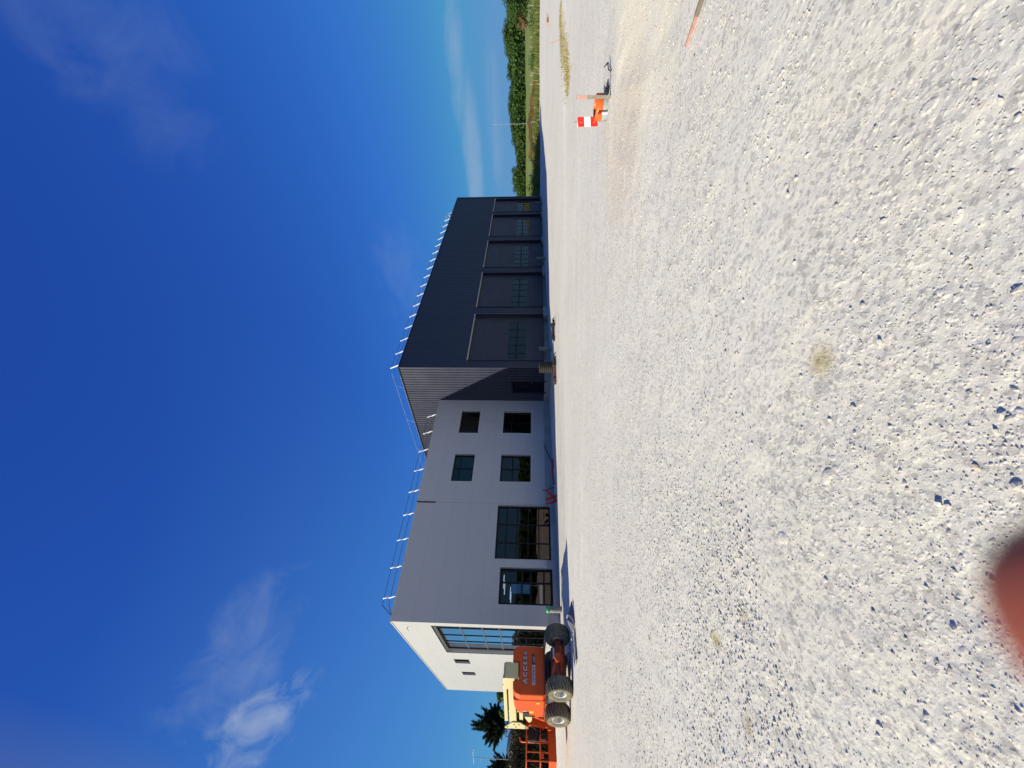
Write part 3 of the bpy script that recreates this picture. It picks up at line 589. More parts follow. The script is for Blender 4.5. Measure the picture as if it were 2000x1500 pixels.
def cable(name, pts, r, m, label, cat='cable'):
    g = MB(); P = [Vector(p) for p in pts]; sm = []
    for i in range(len(P)-1):
        p0, p1, p2, p3 = P[max(i-1, 0)], P[i], P[i+1], P[min(i+2, len(P)-1)]
        for t in np.linspace(0, 1, 7)[:-1]:
            sm.append(.5*((2*p1)+(p2-p0)*t+(2*p0-5*p1+4*p2-p3)*t*t+(3*p1-p0-3*p2+p3)*t**3))
    sm.append(P[-1]); g.tube(sm, r, 8); o = g.build(name, m); tag(o, label, cat); return o
W_ = lambda s, off, z: wpt(P0, s, off, z)
cable('black_hose', [W_(10.9, .1, .62), W_(10.0, .35, .42), W_(9.2, .6, .2), W_(8.6, .8, .14)], .03, M_black, 'straight black hose sloping down the concrete base below the lower right window', 'hose')
cable('cable_end', [W_(7.45, .15, .78), W_(7.35, .3, .55), W_(7.35, .6, .3), W_(7.2, .9, .14)], .025, M_black, 'bent black cable rising from the ground beside the red plastic bundle', 'cable')
cable('red_conduit', [W_(9.3, .8, .12), W_(8.6, .9, .2), W_(7.9, .85, .16), W_(7.4, 1.0, .13)], .05, M_redpl, 'thick red conduit lying along the foot of the office wall', 'conduit')
def red_heap():
    x, y, _ = W_(6.35, 1.2, 0); o = empty('crumpled_barrier', (x, y, gz(x, y)), RZ); tag(o, 'crumpled red plastic barrier mesh heaped by the large glazed door', 'barrier')
    random.seed(5)
    for k in range(9):
        g = MB(); a = random.uniform(-.6, .6); lean = random.uniform(-.5, .7); h = random.uniform(.25, .62); w = random.uniform(.07, .13)
        p = [(a*.6, random.uniform(-.15, .15), 0), (a*.6+lean*.35, random.uniform(-.1, .1), h*.5), (a*.5+lean*.8, random.uniform(-.1, .1), h)]
        g.bar(p[0], p[1], w, .02, (0, 1, 0)); g.bar(p[1], p[2], w*.85, .02, (0, 1, 0)); g.build('strip', M_redpl, o)
red_heap()
def tray():
    o = empty('metal_frame', (-8.25, 13.55, gz(-8.25, 13.55)), .95); tag(o, 'dark metal tray and tube frame with pale curved rim beside the lift wheel', 'scrap metal')
    g = MB(); pts = []
    for i in range(13):
        a = math.pi*i/12; pts.append((.32*math.sin(a)+.2, -.34*math.cos(a), .06+.16*math.sin(a)))
    g.tube(pts, .022, 8); g.build('curved_rim', M_galv, o)
    g = MB(); g.tube([(.2, -.34, .05), (-.9, -.26, .06)], .02, 8); g.tube([(.2, .34, .05), (-.9, .26, .06)], .02, 8); g.tube([(.0, .0, .10), (-.9, 0, .08)], .018, 8); g.tube([(-.1, -.34, .05), (-.1, .34, .10)], .02, 8); g.tube([(-.9, -.28, .05), (-.9, .28, .06)], .02, 8); g.build('tube_frame', M_galv, o)
    g = MB(); g.add([(.1, -.3, .04), (.5, -.26, .02), (1.0, -.1, .03), (1.05, .1, .04), (.5, .3, .06), (.1, .3, .05), (.4, 0, .24)], [(0, 1, 6), (1, 2, 6), (2, 3, 6), (3, 4, 6), (4, 5, 6), (5, 0, 6)]); g.build('tray', mat('dull_sheet', (.20, .20, .24), .45, .5), o)
    g = MB(); g.box(-.85, -.25, .015, -.02, .25, .03); g.build('base_plate', M_dark, o)
tray()

# ------------------------------------------------------------------ boom lift
def boom_lift():
    Lv = Vector((-.883, .469)); O = (-10.92, 15.32); zb = gz(*O); b = empty('boom_lift', (O[0], O[1], zb), math.atan2(Lv.y, Lv.x)); WB, TW, RW, WW = .905, .905, .455, .46
    tag(b, 'orange boom lift with folded cream arm and basket parked before the office block', 'boom lift')
    c = MB(); c.prism([(-.98, .20), (1.0, .20), (1.05, .5), (.75, .72), (-.75, .72), (-1.02, .55)], 'y', -.52, .52); c.build('chassis', M_dorange, b, bevel=.03)
    ax = MB(); ax.bar((-WB, -TW+.2, .45), (-WB, TW-.2, .45), .20, .20); ax.build('axle', M_dorange, b, bevel=.02); ax = MB(); ax.bar((WB, -TW+.2, .45), (WB, TW-.2, .45), .20, .20); ax.build('axle', M_dorange, b, bevel=.02)
    d = MB(); d.tube([(-1.05, -.45, .38), (-1.05, .45, .38)], .035, 8); d.box(-1.08, -.1, .30, -1.0, .16, .50); d.build('steering_gear', M_orange, b, bevel=.01)
    d = MB(); d.lathe([(.0, .90), (.42, .90), (.46, .86), (.46, .74), (.40, .72), (.40, .70)], (0, 0, 0), n=32); d.build('slew_ring', M_dark, b)
    for sx in (-1, 1):
        for sy in (-1, 1):
            w = empty('wheel', (sx*WB, sy*(TW-.0), RW)); w.parent = b
            t = MB(); h = WW/2; pr = [(.215, -h*.80), (.29, -h*.98), (.41, -h*.98), (RW-.035, -h*.82), (RW-.028, -h*.4), (RW-.025, 0), (RW-.028, h*.4), (RW-.035, h*.82), (.41, h*.98), (.29, h*.98), (.215, h*.80)]
            t.lathe(pr, (0, 0, 0), 'y', 48)
            n = 24
            for k in range(n):                                     # slanted lugs
                for s2 in (-1, 1):
                    a0 = 2*math.pi*(k+(.5 if s2 > 0 else 0))/n; r0 = RW-.045; r1 = RW+.018
                    vs = []
                    for yy, da in ((.0, .0), (h*.55, .07), (h*.99, .16)):
                        for rr in (r0 if yy < h*.9 else .36, r1 if yy < h*.9 else RW-.028):
                            for wd in (-.038, .038): a = a0+da+wd; vs.append((rr*math.cos(a), s2*yy, rr*math.sin(a)))
                    fs = []
                    for q in (0, 4): fs += [(q+2, q+3, q+7, q+6), (q, q+2, q+6, q+4), (q+1, q+5, q+7, q+3)]
                    fs += [(0, 1, 3, 2), (8, 10, 11, 9)]; t.add(vs, fs)
            t.build('tyre', M_tyre, w)
            r = MB(); e = sy; r.lathe([(0, e*.075), (.07, e*.075), (.085, e*.03), (.13, e*.02), (.165, e*.06), (.195, h*e*.74), (.222, h*e*.84), (.228, h*e*.76), (.222, -h*e*.76), (0, -h*e*.7)], (0, 0, 0), 'y', 32)
            for k in range(8):
                a = 2*math.pi*k/8; r.tube([(.105*math.cos(a), e*.02, .105*math.sin(a)), (.105*math.cos(a), e*.055, .105*math.sin(a))], .012, 6)
            r.build('rim', M_rim, w)
    # turret: counterweight and hood
    x0 = -.32; Y0, Y1 = -.80, .88
    def rr(y, z, zt): return (y, z)
    cw = MB(); poly = [(Y0+.08, .92), (Y1-.10, .92), (Y1, 1.02), (Y1, 1.86), (Y1-.06, 2.02), (Y1-.18, 2.10), (.42, 2.12), (.42, 1.90), (-.22, 1.90), (-.22, 2.14), (Y0+.16, 2.13), (Y0+.04, 2.04), (Y0, 1.9), (Y0, 1.1)]
    cw.prism(poly, 'x', x0, .05); cw.build('counterweight', M_orange, b, bevel=.05, seg=3)
    hd = MB(); hd.prism([(.056, .94), (1.02, .94), (1.22, 1.0), (1.30, 1.25), (1.18, 1.62), (.95, 1.92), (.60, 2.06), (.056, 2.10)], 'y', .46, Y1); hd.build('engine_hood', M_orange, b, bevel=.07, seg=3)
    hd = MB(); hd.prism([(.056, .94), (1.1, .94), (1.25, 1.25), (1.0, 1.9), (.60, 2.06), (.056, 2.10)], 'y', Y0, -.24); hd.build('engine_hood', M_orange, b, bevel=.07, seg=3)
    fl = MB(); fl.box(.056, -.24, .90, 1.25, .46, 1.0); fl.box(.1, -.24, 1.0, .2, .46, 1.8); fl.build('turret_floor', M_dorange, b)
    g = MB(); g.box(.86, Y1-.02, 1.52, 1.1, Y1+.03, 1.74); g.box(1.12, Y1-.1, 1.3, 1.2, Y1+.02, 1.75); g.build('hood_latch', M_dark, b, bevel=.01)
    g = MB(); g.box(1.22, .50, 1.0, 1.30, Y1-.06, 1.1); g.build('bumper_bar', M_orange, b, bevel=.01); g = MB(); g.box(1.22, .5, 1.28, 1.34, Y1-.05, 1.36); g.build('bumper_bar', M_orange, b, bevel=.01)
    g = MB(); g.box(.80, Y1+.002, 1.36, .93, Y1+.006, 1.52); g.build('warning_sticker', M_yel, b); g = MB(); g.box(.18, Y1+.002, 1.14, .27, Y1+.006, 1.26); g.build('warning_sticker', M_yel, b)
    g = MB(); g.box(.80, Y1+.002, 1.60, .86, Y1+.006, 1.75); g.build('notice_sticker', M_lbl, b)
    # lettering on the counterweight (reads from the right-hand side of the yard)
    def face(y, z, sc=1.0): return Matrix(((0, 0, -1, x0-.005), (-1*sc, 0, 0, y), (0, 1, 0, z), (0, 0, 0, 1)))
    for s, y, z, sz, w, m in (('A', .44, 1.66, .23, 1.25, M_lbl), ('C', .22, 1.665, .21, 1.2, M_lbl), ('C', .02, 1.665, .21, 1.2, M_lbl), ('E', -.17, 1.67, .20, 1.2, M_lbl), ('S', -.35, 1.67, .21, 1.2, M_lbl)):
        text_mesh('letter_edge', s, sz*1.06, M_lblk, b, Matrix.Translation((.001, 0, 0)) @ face(y, z, w), .002, .016)
        text_mesh('letter', s, sz, m, b, Matrix.Translation((-.003, 0, 0)) @ face(y, z, w), .002, .006)
    e = MB(); e.lathe([(0, -.008), (.078, -.008), (.082, 0), (.082, .004)], (x0-.002, -.53, 1.67), 'x', 24); e.build('round_emblem', M_lblk, b)
    e = MB(); e.lathe([(0, -.006), (.064, -.006), (.064, .0)], (x0-.006, -.53, 1.67), 'x', 24); e.build('emblem_face', M_lbl, b); e = MB(); e.box(x0-.016, -.56, 1.64, x0-.013, -.50, 1.66); e.box(x0-.016, -.57, 1.675, x0-.013, -.51, 1.69); e.build('emblem_mark', M_lblk, b)
    e = MB(); e.box(x0-.006, -.12, 1.30, x0+.002, .56, 1.41); e.build('number_plate', M_lbl, b)
    text_mesh('plate_text', '0 825 08 08 08', .088, M_lblb, b, Matrix.Translation((-.004, 0, 0)) @ face(.22, 1.353, .98), .001, .002)
    e = MB(); e.box(x0-.006, -.50, 1.315, x0+.002, -.124, 1.42); e.build('black_plate', M_lblk, b)
    text_mesh('plate_text', 'access', .07, M_lbl, b, Matrix.Translation((-.004, 0, 0)) @ face(-.31, 1.375, 1.3), .001, .001)
    text_mesh('plate_text', 'location', .045, M_lbl, b, Matrix.Translation((-.004, 0, 0)) @ face(-.31, 1.335, 1.3), .001, .001)
    g = MB(); g.prism([(-.16, .40), (.10, .38), (.16, .52), (.02, .60), (-.14, .56)], 'x', -1.16, -1.04); g.build('tow_bracket', M_orange, b, bevel=.01)
    g = MB(); g.box(x0-.004, -.78, .93, x0+.02, .86, .99); g.build('lower_lip', M_dorange, b)
    g = MB(); g.box(-1.045, -.36, .60, -1.035, .0, .66); g.build('chassis_label', M_lbl, b)
    # folded arm
    by0, by1 = -.17, .38
    a = MB(); a.prism([(x0-.03, 1.93), (x0+.75, 1.93), (x0+.75, 2.47), (x0+.02, 2.47), (x0-.03, 2.40)], 'y', by0, by1); a.build('boom_tail', M_cream, b, bevel=.02)
    a = MB(); a.box(x0+.02, by1-.13, 2.47, x0+.42, by1-.02, 2.49); a.prism([(by0, 2.42), (by0+.03, 2.36), (by0+.13, 2.30), (by0, 2.2)], 'x', x0-.04, x0+.1); a.build('tail_plate', M_cream, b)
    a = MB(); a.box(.2, by0+.04, 2.37, 2.93, by1-.03, 2.50); a.build('upper_link', M_cream, b, bevel=.012)
    a = MB(); a.prism([(.43, 2.08), (2.88, 2.02), (3.0, 2.12), (3.0, 2.31), (.43, 2.31)], 'y', by0+.05, by1-.01); a.build('boom_arm', M_cream, b, bevel=.015)
    a = MB(); a.box(1.5, by0+.08, 1.76, 2.85, by1-.05, 1.91); a.build('lower_link', M_cream, b, bevel=.012)
    a = MB(); a.prism([(1.5, 1.40), (2.62, 1.40), (2.82, 1.47), (2.82, 1.54), (2.5, 1.68), (1.5, 1.68)], 'y', by0+.04, by1+.03); a.build('tower_arm', M_cream, b, bevel=.015)
    a = MB()
    for y0, y1 in ((by1+.0, by1+.04), (by0-.02, by0+.02)): a.prism([(3.28, 1.53), (3.36, 1.60), (3.36, 2.46), (3.28, 2.52), (2.86, 2.20), (2.86, 1.88)], 'y', y0, y1)
    a.build('link_plate', M_cream, b, bevel=.008)
    a = MB()
    for x, z in ((3.22, 2.4), (3.22, 1.66), (3.0, 2.12), (3.0, 1.93), (3.2, 2.05)): a.tube([(x, by0-.04, z), (x, by1+.055, z)], .028, 10)
    a.build('pivot_pin', M_dark, b)
    a = MB(); a.tube([(.9, .1, 2.345), (2.6, .1, 2.345)], .03, 8); a.tube([(1.0, .05, 1.97), (2.7, .05, 1.97)], .045, 8); a.build('hydraulic_ram', M_dark, b)
    a = MB(); a.prism([(2.55, .80), (3.05, .72), (3.30, 1.52), (3.2, 1.56), (2.3, 1.42), (1.35, 1.40), (1.35, .86)], 'y', by0+.1, by0+.13); a.prism([(1.35, .84), (2.55, .80), (2.6, .92), (1.35, .96)], 'y', by1-.04, by1); a.prism([(1.35, 1.30), (2.3, 1.28), (2.3, 1.38), (1.35, 1.40)], 'y', by1-.04, by1); a.prism([(2.25, .85), (2.4, .85), (2.4, 1.30), (2.25, 1.30)], 'y', by1-.04, by1); a.build('riser_frame', M_dorange, b, bevel=.008)
    a = MB(); a.bar((3.28, .2, 1.56), (3.46, .2, .62), .26, .14, (1, 0, 0)); a.bar((2.7, .18, 1.42), (3.2, .18, .70), .12, .12, (1, 0, 0)); a.build('jib_arm', M_orange, b, bevel=.015)
    a = MB(); a.tube([(3.42, .18, .95), (3.6, .3, .95)], .05, 10); a.box(3.38, .1, .55, 3.6, .4, .75); a.build('rotator', M_orange, b, bevel=.02)
    # basket
    bx0, bx1, y0, y1, zf = 3.52, 4.25, -.42, 1.35, .43
    k = MB(); k.box(bx0, y0, zf, bx1, y1, zf+.04)
    for xx in (bx0, bx1-.02): k.box(xx, y0, zf+.04, xx+.02, y1, zf+.30)
    for yy in (y0, y1-.02): k.box(bx0+.02, yy, zf+.04, bx1-.02, yy+.02, zf+.30)
    bk = k.build('basket', M_orange, b, bevel=.006)
    r = MB()
    for z in (1.06, 1.62): r.tube([(bx0, y0, z), (bx0, y1, z), (bx1, y1, z), (bx1, y0, z), (bx0, y0, z)], .022, 8)
    for x, y in ((bx0, y0), (bx0, y1), (bx1, y1), (bx1, y0), (bx0, 1.08), (bx1, .45)): r.tube([(x, y, zf+.3), (x, y, 1.62)], .022, 8)
    r.tube([(bx0, .78, zf+.3), (bx0, .78, 1.78), (bx0+.05, .74, 1.86), (bx0+.1, .6, 1.9)], .028, 8); r.build('guard_frame', M_orange, bk)
    g = MB(); g.box(bx0, 1.10, .93, bx0+.03, 1.26, 1.03); g.build('hinge_plate', M_orange, bk)
    c = MB(); c.box(bx0+.06, -.1, 1.1, bx0+.34, .70, 1.56); c.box(bx0+.1, .1, .8, bx0+.3, .62, 1.1); c.box(bx0+.05, .1, 1.56, bx0+.25, .55, 1.62); c.build('control_box', M_dark, bk, bevel=.02)
    c = MB(); c.tube([(3.3, .3, 1.3), (3.45, .55, 1.2), (3.5, .7, 1.28), (3.55, .66, 1.4)], .02, 8); c.tube([(3.2, .25, 1.6), (3.5, .5, 1.0), (3.6, .45, .9)], .022, 8); c.build('hose', M_black, b)
boom_lift()
# ------------------------------------------------------------------ marker, stake, manhole riser on the right
def right_bits():
    x, y = 5.41, 8.40; o = empty('striped_sign', (x, y, gz(x, y))); tag(o, 'small red and white striped board on a thin stake beside the manhole ring', 'sign')
    bd = MB(); bd.box(-.088, -.012, .18, .088, 0, .60); B = bd.build('board', M_sgnw, o, bevel=.004)
    for za, zb in ((.19, .335), (.465, .595)):
        r = MB(); r.add([(-.086, -.016, za-.01), (.086, -.016, za+.012), (.086, -.016, zb+.012), (-.086, -.016, zb-.01), (-.086, -.0125, za-.01), (.086, -.0125, za+.012), (.086, -.0125, zb+.012), (-.086, -.0125, zb-.01)], [(0, 1, 2, 3), (7, 6, 5, 4), (0, 4, 5, 1), (1, 5, 6, 2), (2, 6, 7, 3), (3, 7, 4, 0)]); r.build('red_band', M_red, B)
    p = MB(); p.tube([(0, .012, -.1), (0, .012, .66)], .011, 8); p.build('stake', M_galv, o)
    for zz in (.26, .53): p = MB(); p.tube([(-.01, -.012, zz), (-.01, -.022, zz)], .008, 8); p.build('bolt', M_lbl, o)
    o.rotation_euler = (0, 0, -.62)
    x, y = 5.36, 7.62; o = empty('survey_stake', (x, y, gz(x, y)), -.5); tag(o, 'upright grey wooden stake with a faded pink-red painted top', 'stake')
    p = MB(); p.box(-.027, -.020, -.1, .027, .020, .44); p.build('shaft', M_wood, o, bevel=.003); p = MB(); p.box(-.027, -.020, .4405, .027, .020, .64); p.build('painted_top', M_pink, o, bevel=.003); o.rotation_euler.y = .015
    x, y = 5.62, 8.28; o = empty('manhole_riser', (x, y, gz(x, y)-.07)); o.scale = (.93, .93, 1); tag(o, 'squat grey manhole ring with an orange upper band half buried behind the stake', 'manhole ring')
    p = MB(); p.lathe([(.10, 0), (.20, .02), (.245, .08), (.255, .18), (.24, .20)], (0, 0, 0), n=40); p.build('grey_body', mat('grey_ring', (.34, .37, .38), .6, noise=(6, .4, (.25, .27, .28))), o)
    p = MB(); p.lathe([(.252, .195), (.256, .205), (.258, .29), (.25, .32), (.20, .335), (.19, .32), (.19, .1)], (0, 0, 0), n=40); p.build('orange_band', M_orpl, o)
    p = MB(); p.lathe([(0, .10), (.19, .10)], (0, 0, 0), n=30); p.build('inner_lid', mat('inner_dark', (.10, .01, .008), .6), o)
    x, y = 5.38, 8.1; o = empty('short_peg', (x, y, gz(x, y))); tag(o, 'short white and red peg at the foot of the striped board', 'peg'); p = MB(); p.box(-.016, -.012, -.05, .016, .012, .12); p.build('shaft', M_sgnw, o); p = MB(); p.box(-.0165, -.0125, .1205, .0165, .0125, .2); p.build('red_tip', M_redpl, o)
    # small dark tuft of blades by the stake, and the twig
    x, y = 5.78, 8.0; g = MB(); random.seed(3)
    for k in range(26):
        a = random.uniform(0, 6.28); l = random.uniform(.06, .20); q = Vector((random.uniform(-.05, .05), random.uniform(-.05, .05), -.01)); t = q+Vector((math.cos(a)*l*.6, math.sin(a)*l*.6, l*.8)); s = Vector((-math.sin(a), math.cos(a), 0))*.018
        g.add([q-s, q+s, t], [(0, 1, 2)])
    o = g.build('dark_tuft', M_hedge); o.location = (x, y, gz(x, y)); tag(o, 'small dark tuft just behind the pink-topped stake', 'dark_tuft')
    o = cable('twig', [(5.95, 7.75, gz(5.95, 7.75)+.01), (6.2, 8.05, gz(6.2, 8.05)+.03), (6.55, 8.35, gz(6.55, 8.35)+.02), (6.8, 8.75, gz(6.8, 8.75)+.03)], .011, M_bark, 'thin dark twig lying on the gravel right of the painted stake', 'twig')
    # plank with a painted end, on edge
    o = empty('timber_plank', (3.30, 4.02, gz(3.3, 4.02)), math.atan2(3.05-4.02, 3.58-3.30)); tag(o, 'grey timber plank on edge with faded pink end, at the yard border', 'plank')
    p = MB(); p.box(.26, -.014, -.02, 1.25, .014, .038); p.build('board', mat('dark_plank', (.15, .13, .11), .85, noise=(18, .6, (.24, .2, .17))), o, bevel=.003); p = MB(); p.box(0, -.014, -.02, .2595, .014, .030); p.build('painted_end', mat('worn_pink', (.36, .17, .14), .8, noise=(30, .7, (.45, .38, .33))), o, bevel=.003)
    # leaning red stick, bricks
    cable('red_stick', [(17.4, 20.5, gz(17.4, 20.5)+.02), (17.55, 20.8, gz(17.4, 20.8)+.33), (17.7, 21.1, gz(17.7, 21.0)+.55)], .022, M_pink, 'thin faded red stick leaning up from the dry grass strip', 'stick')
    for i, (bx, by, a, lab) in enumerate(((31.0, 34.7, .3, 'pink brick block lying on the pale ground, the left one of the two'), (32.0, 35.6, -.2, 'pink brick block lying on the pale ground, the right one of the two'))):
        p = MB(); p.box(-.33, -.15, -.02, .33, .15, .15); o = p.build('brick_block', M_brick, None, bevel=.02); o.location = (bx, by, gz(bx, by)); o.rotation_euler = (0, .08, a); tag(o, lab, 'block', 'pink blocks on the far gravel')
right_bits()
# ------------------------------------------------------------------ vegetation
def blades(name, pts, h0, h1, m, label, n_per=5, w=.02, spread=.1, parent=None, seed=1, kind='stuff'):
    g = np.random.default_rng(seed); P = np.repeat(np.asarray(pts), n_per, 0); n = len(P); P = P+np.stack([g.normal(0, spread, n), g.normal(0, spread, n), np.zeros(n)], -1)
    a = g.uniform(0, 6.28, n); h = g.uniform(h0, h1, n); ln = g.uniform(.1, .6, n)*h; d = np.stack([np.cos(a), np.sin(a), np.zeros(n)], -1); s = np.stack([-np.sin(a), np.cos(a), np.zeros(n)], -1)*w
    top = P+d*ln[:, None]+np.array([0, 0, 1])*h[:, None]; V = np.stack([P-s, P+s, top], 1).reshape(-1, 3)
    o = np_mesh(name, V, np.arange(n*3).reshape(-1, 3), m, parent=parent); tag(o, label=label, kind=kind); return o
g_ = np.random.default_rng(12)
xs = g_.uniform(12.5, 20.5, 420); ys = 18.4+(xs-14.5)*.62+g_.normal(0, .45, 420); blades('dry_grass', np.stack([xs, ys, ground_h(xs, ys)], -1), .03, .14, M_straw, 'strip of straw-coloured dry grass across the gravel on the right', 7, .012, .10)
pp = []
for cx, cy, r in ((.13, 2.18, .09), (-2.06, 3.36, .06), (-1.62, 2.95, .07), (-2.33, 2.85, .07)):
    q = g_.normal(0, r*.55, (40, 2))+(cx, cy); pp.append(q)
pp = np.vstack(pp); blades('lichen', np.stack([pp[:, 0], pp[:, 1], ground_h(pp[:, 0], pp[:, 1])-.002], -1), .002, .009, M_straw, 'small yellowish tufts growing in the gravel', 4, .0018, .01)
def crown(n, H, R, z0, m, name, parent, seed, leaf=.35, lumps=14, shape='round', aspect=1.0):
    g = np.random.default_rng(seed)
    if shape == 'round':
        C = g.normal(0, 1, (lumps, 3)); C /= np.linalg.norm(C, axis=1)[:, None]; C *= g.uniform(.25, .80, (lumps, 1)); C = C*np.array([R, R*aspect, (H-z0)/2])+np.array([0, 0, (H+z0)/2]); rad = g.uniform(.28, .52, lumps)*R
    elif shape == 'cone':
        t = g.random(lumps); a = g.uniform(0, 6.28, lumps); C = np.stack([np.cos(a)*R*(1-t)*.6, np.sin(a)*R*(1-t)*.6, z0+(H-z0)*t*.93], -1); rad = .15*R+.38*R*(1-t)
    else:  # upswept ragged plumes
        a = g.uniform(0, 6.28, lumps); t = g.random(lumps)**.6; C = np.stack([np.cos(a)*R*t, np.sin(a)*R*t, z0+(H-z0)*(.25+.65*g.random(lumps)*(1-.5*t))], -1); rad = g.uniform(.14, .30, lumps)*R
    if shape == 'plume':
        q = g.normal(0, 1, (lumps, 3)); q[:, 2] = np.abs(q[:, 2])*.9+.12*g.normal(0, 1, lumps); q /= np.linalg.norm(q, axis=1)[:, None]; zc = z0+.22*(H-z0); L_ = g.uniform(.62, 1.0, lumps)
        tip = q*np.array([R, R, (H-zc)])*L_[:, None]; k = g.integers(0, lumps, n); t = g.random(n)**.75; P = tip[k]*t[:, None]+np.array([0, 0, zc])+g.normal(0, 1, (n, 3))*(R*.17*(1.02-t))[:, None]; P[:, 2] -= .12*R*t*0
        d = q[k]+g.normal(0, .35, (n, 3)); d /= np.linalg.norm(d, axis=1)[:, None]; w = np.cross(d, g.normal(0, 1, (n, 3))); w /= np.linalg.norm(w, axis=1)[:, None]+1e-6; s = leaf*g.uniform(.5, 1.1, (n, 1))
        V = np.stack([P-d*s*.6, P+w*s*.16, P+d*s*.8, P-w*s*.16], 1).reshape(-1, 3); return np_mesh(name, V, np.arange(n*4).reshape(-1, 4), m, parent=parent)
    k = g.choice(lumps, n, p=rad**2/np.sum(rad**2)); d = g.normal(0, 1, (n, 3)); d /= np.linalg.norm(d, axis=1)[:, None]; rr = rad[k]*g.uniform(.45, 1.08, n)
    st = np.array([1, 1, .75]) if shape != 'plume' else np.array([.6, .6, 1.9]); P = C[k]+d*rr[:, None]*st
    u = g.normal(0, 1, (n, 3)); u /= np.linalg.norm(u, axis=1)[:, None]; w = np.cross(u, d); w /= np.linalg.norm(w, axis=1)[:, None]+1e-6; s = leaf*g.uniform(.5, 1.2, (n, 1))
    if shape == 'plume': u = u*.35+np.array([0, 0, 1.0]); s = s*np.array([[1.0]])
    V = np.stack([P-u*s*.5, P+w*s*.33, P+u*s*.62, P-w*s*.33], 1).reshape(-1, 3)
    return np_mesh(name, V, np.arange(n*4).reshape(-1, 4), m, parent=parent)
def trunk(H, r, parent, seed, m=None):
    random.seed(seed); t = MB(); t.tube([(0, 0, -.3), (.02*H, .01*H, H*.3), (-.01*H, .02*H, H*.55), (.01*H, 0, H*.85)], [r, r*.8, r*.6, r*.2], 8)
    for k in range(6):
        a = random.uniform(0, 6.28); z = H*random.uniform(.3, .6); l = H*random.uniform(.15, .3); t.tube([(0, 0, z), (math.cos(a)*l*.5, math.sin(a)*l*.5, z+l*.4), (math.cos(a)*l, math.sin(a)*l, z+l*.75)], [r*.4, r*.28, r*.1], 6)
    return t.build('trunk', m or M_bark, parent)
def tree(x, y, z, H, R, m, label, seed, n=2600, leaf=.35, shape='round', z0=.18, group=None, cat='tree', name='tree', lumps=16, aspect=1.0):
    o = empty(name, (x, y, z), random.Random(seed).uniform(0, 6)); tag(o, label, cat, group); trunk(H, .025*H+.03, o, seed); crown(n, H, R, z0*H, m, 'crown', o, seed, leaf, lumps, shape, aspect); return o
def copy_tree(o, loc, rz, sc, label, group):
    r = o.copy(); COL.objects.link(r); r.location = loc; r.rotation_euler = (0, 0, rz); r.scale = sc; r['label'] = label; r['group'] = group
    for c in o.children: q = c.copy(); COL.objects.link(q); q.parent = r
    return r
# field: slopes up behind the yard
def px_dir(x_img, y_img):                       # bearing helper (degrees are easier to edit than metres far away)
    return math.degrees(math.atan2((750-y_img)/F_PX, 1.0))
EDGE = [(-180, 24), (-90, 25), (-60, 26.5), (-45, 31), (-38, 44), (-30, 60), (0, 75), (14, 72), (22, 60), (30, 68), (35, 78), (41, 92), (50, 108), (70, 120), (180, 130)]
def edge_r(A):
    e = np.array(EDGE, float); return np.interp(np.degrees(A), e[:, 0], e[:, 1])
def field_z(X, Y):
    r = np.hypot(X, Y); A = np.arctan2(X, Y); t = (r-edge_r(A)); base = .52+np.clip(t/8, 0, 1)*.25+(vnoise(X, Y, .12, 21)-.5)*.5*np.clip(t/10, 0, 1)
    rise = np.clip((r-130)/260, 0, 1); right = np.clip((np.degrees(A)-5)/20, 0, 1)
    return base+rise**1.1*8.6*right*(1+.06*np.sin(A*9))
def field():
    m = bpy.data.materials.new('meadow'); m.use_nodes = True; nt = m.node_tree; p = nt.nodes['Principled BSDF']; L = nt.links.new; tc = nt.nodes.new('ShaderNodeTexCoord'); P = tc.outputs['Object']
    n = nd(nt, 'ShaderNodeTexNoise', i_Scale=.035, i_Detail=8.0, i_Roughness=.65); L(P, n.inputs['Vector']); n2 = nd(nt, 'ShaderNodeTexNoise', i_Scale=.6, i_Detail=6.0, i_Roughness=.7); L(P, n2.inputs['Vector'])
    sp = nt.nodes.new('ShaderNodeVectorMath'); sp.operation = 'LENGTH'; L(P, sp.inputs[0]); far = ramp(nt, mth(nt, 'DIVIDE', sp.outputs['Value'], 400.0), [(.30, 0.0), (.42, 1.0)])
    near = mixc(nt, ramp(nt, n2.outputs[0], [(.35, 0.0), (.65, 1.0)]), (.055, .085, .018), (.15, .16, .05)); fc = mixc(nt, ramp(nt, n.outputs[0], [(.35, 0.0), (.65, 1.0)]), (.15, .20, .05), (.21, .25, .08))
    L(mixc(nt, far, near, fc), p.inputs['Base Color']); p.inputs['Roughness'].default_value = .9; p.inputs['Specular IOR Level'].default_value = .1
    b = nd(nt, 'ShaderNodeBump', i_Strength=.8, i_Distance=.3); L(n2.outputs[0], b.inputs['Height']); L(b.outputs[0], p.inputs['Normal'])
    A = np.radians(np.linspace(-62, 62, 260)); T = np.concatenate([np.linspace(0, 30, 25), np.geomspace(32, 1500, 60)]); AA, TT = np.meshgrid(A, T); RR = edge_r(AA)+TT+(vnoise(AA*30, AA*0, 1, 3)-.5)*2.0*np.clip(1-TT/20, 0, 1)
    X = RR*np.sin(AA); Y = RR*np.cos(AA); Z = field_z(X, Y); Z[0] -= .4; V = np.stack([X, Y, Z], -1).reshape(-1, 3); idx = np.arange(V.shape[0]).reshape(AA.shape)
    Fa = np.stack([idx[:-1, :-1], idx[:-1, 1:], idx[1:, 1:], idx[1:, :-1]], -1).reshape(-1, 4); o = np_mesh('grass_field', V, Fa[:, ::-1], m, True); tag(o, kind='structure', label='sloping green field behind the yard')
field()
def fz(x, y): return float(field_z(np.array([float(x)]), np.array([float(y)]))[0])
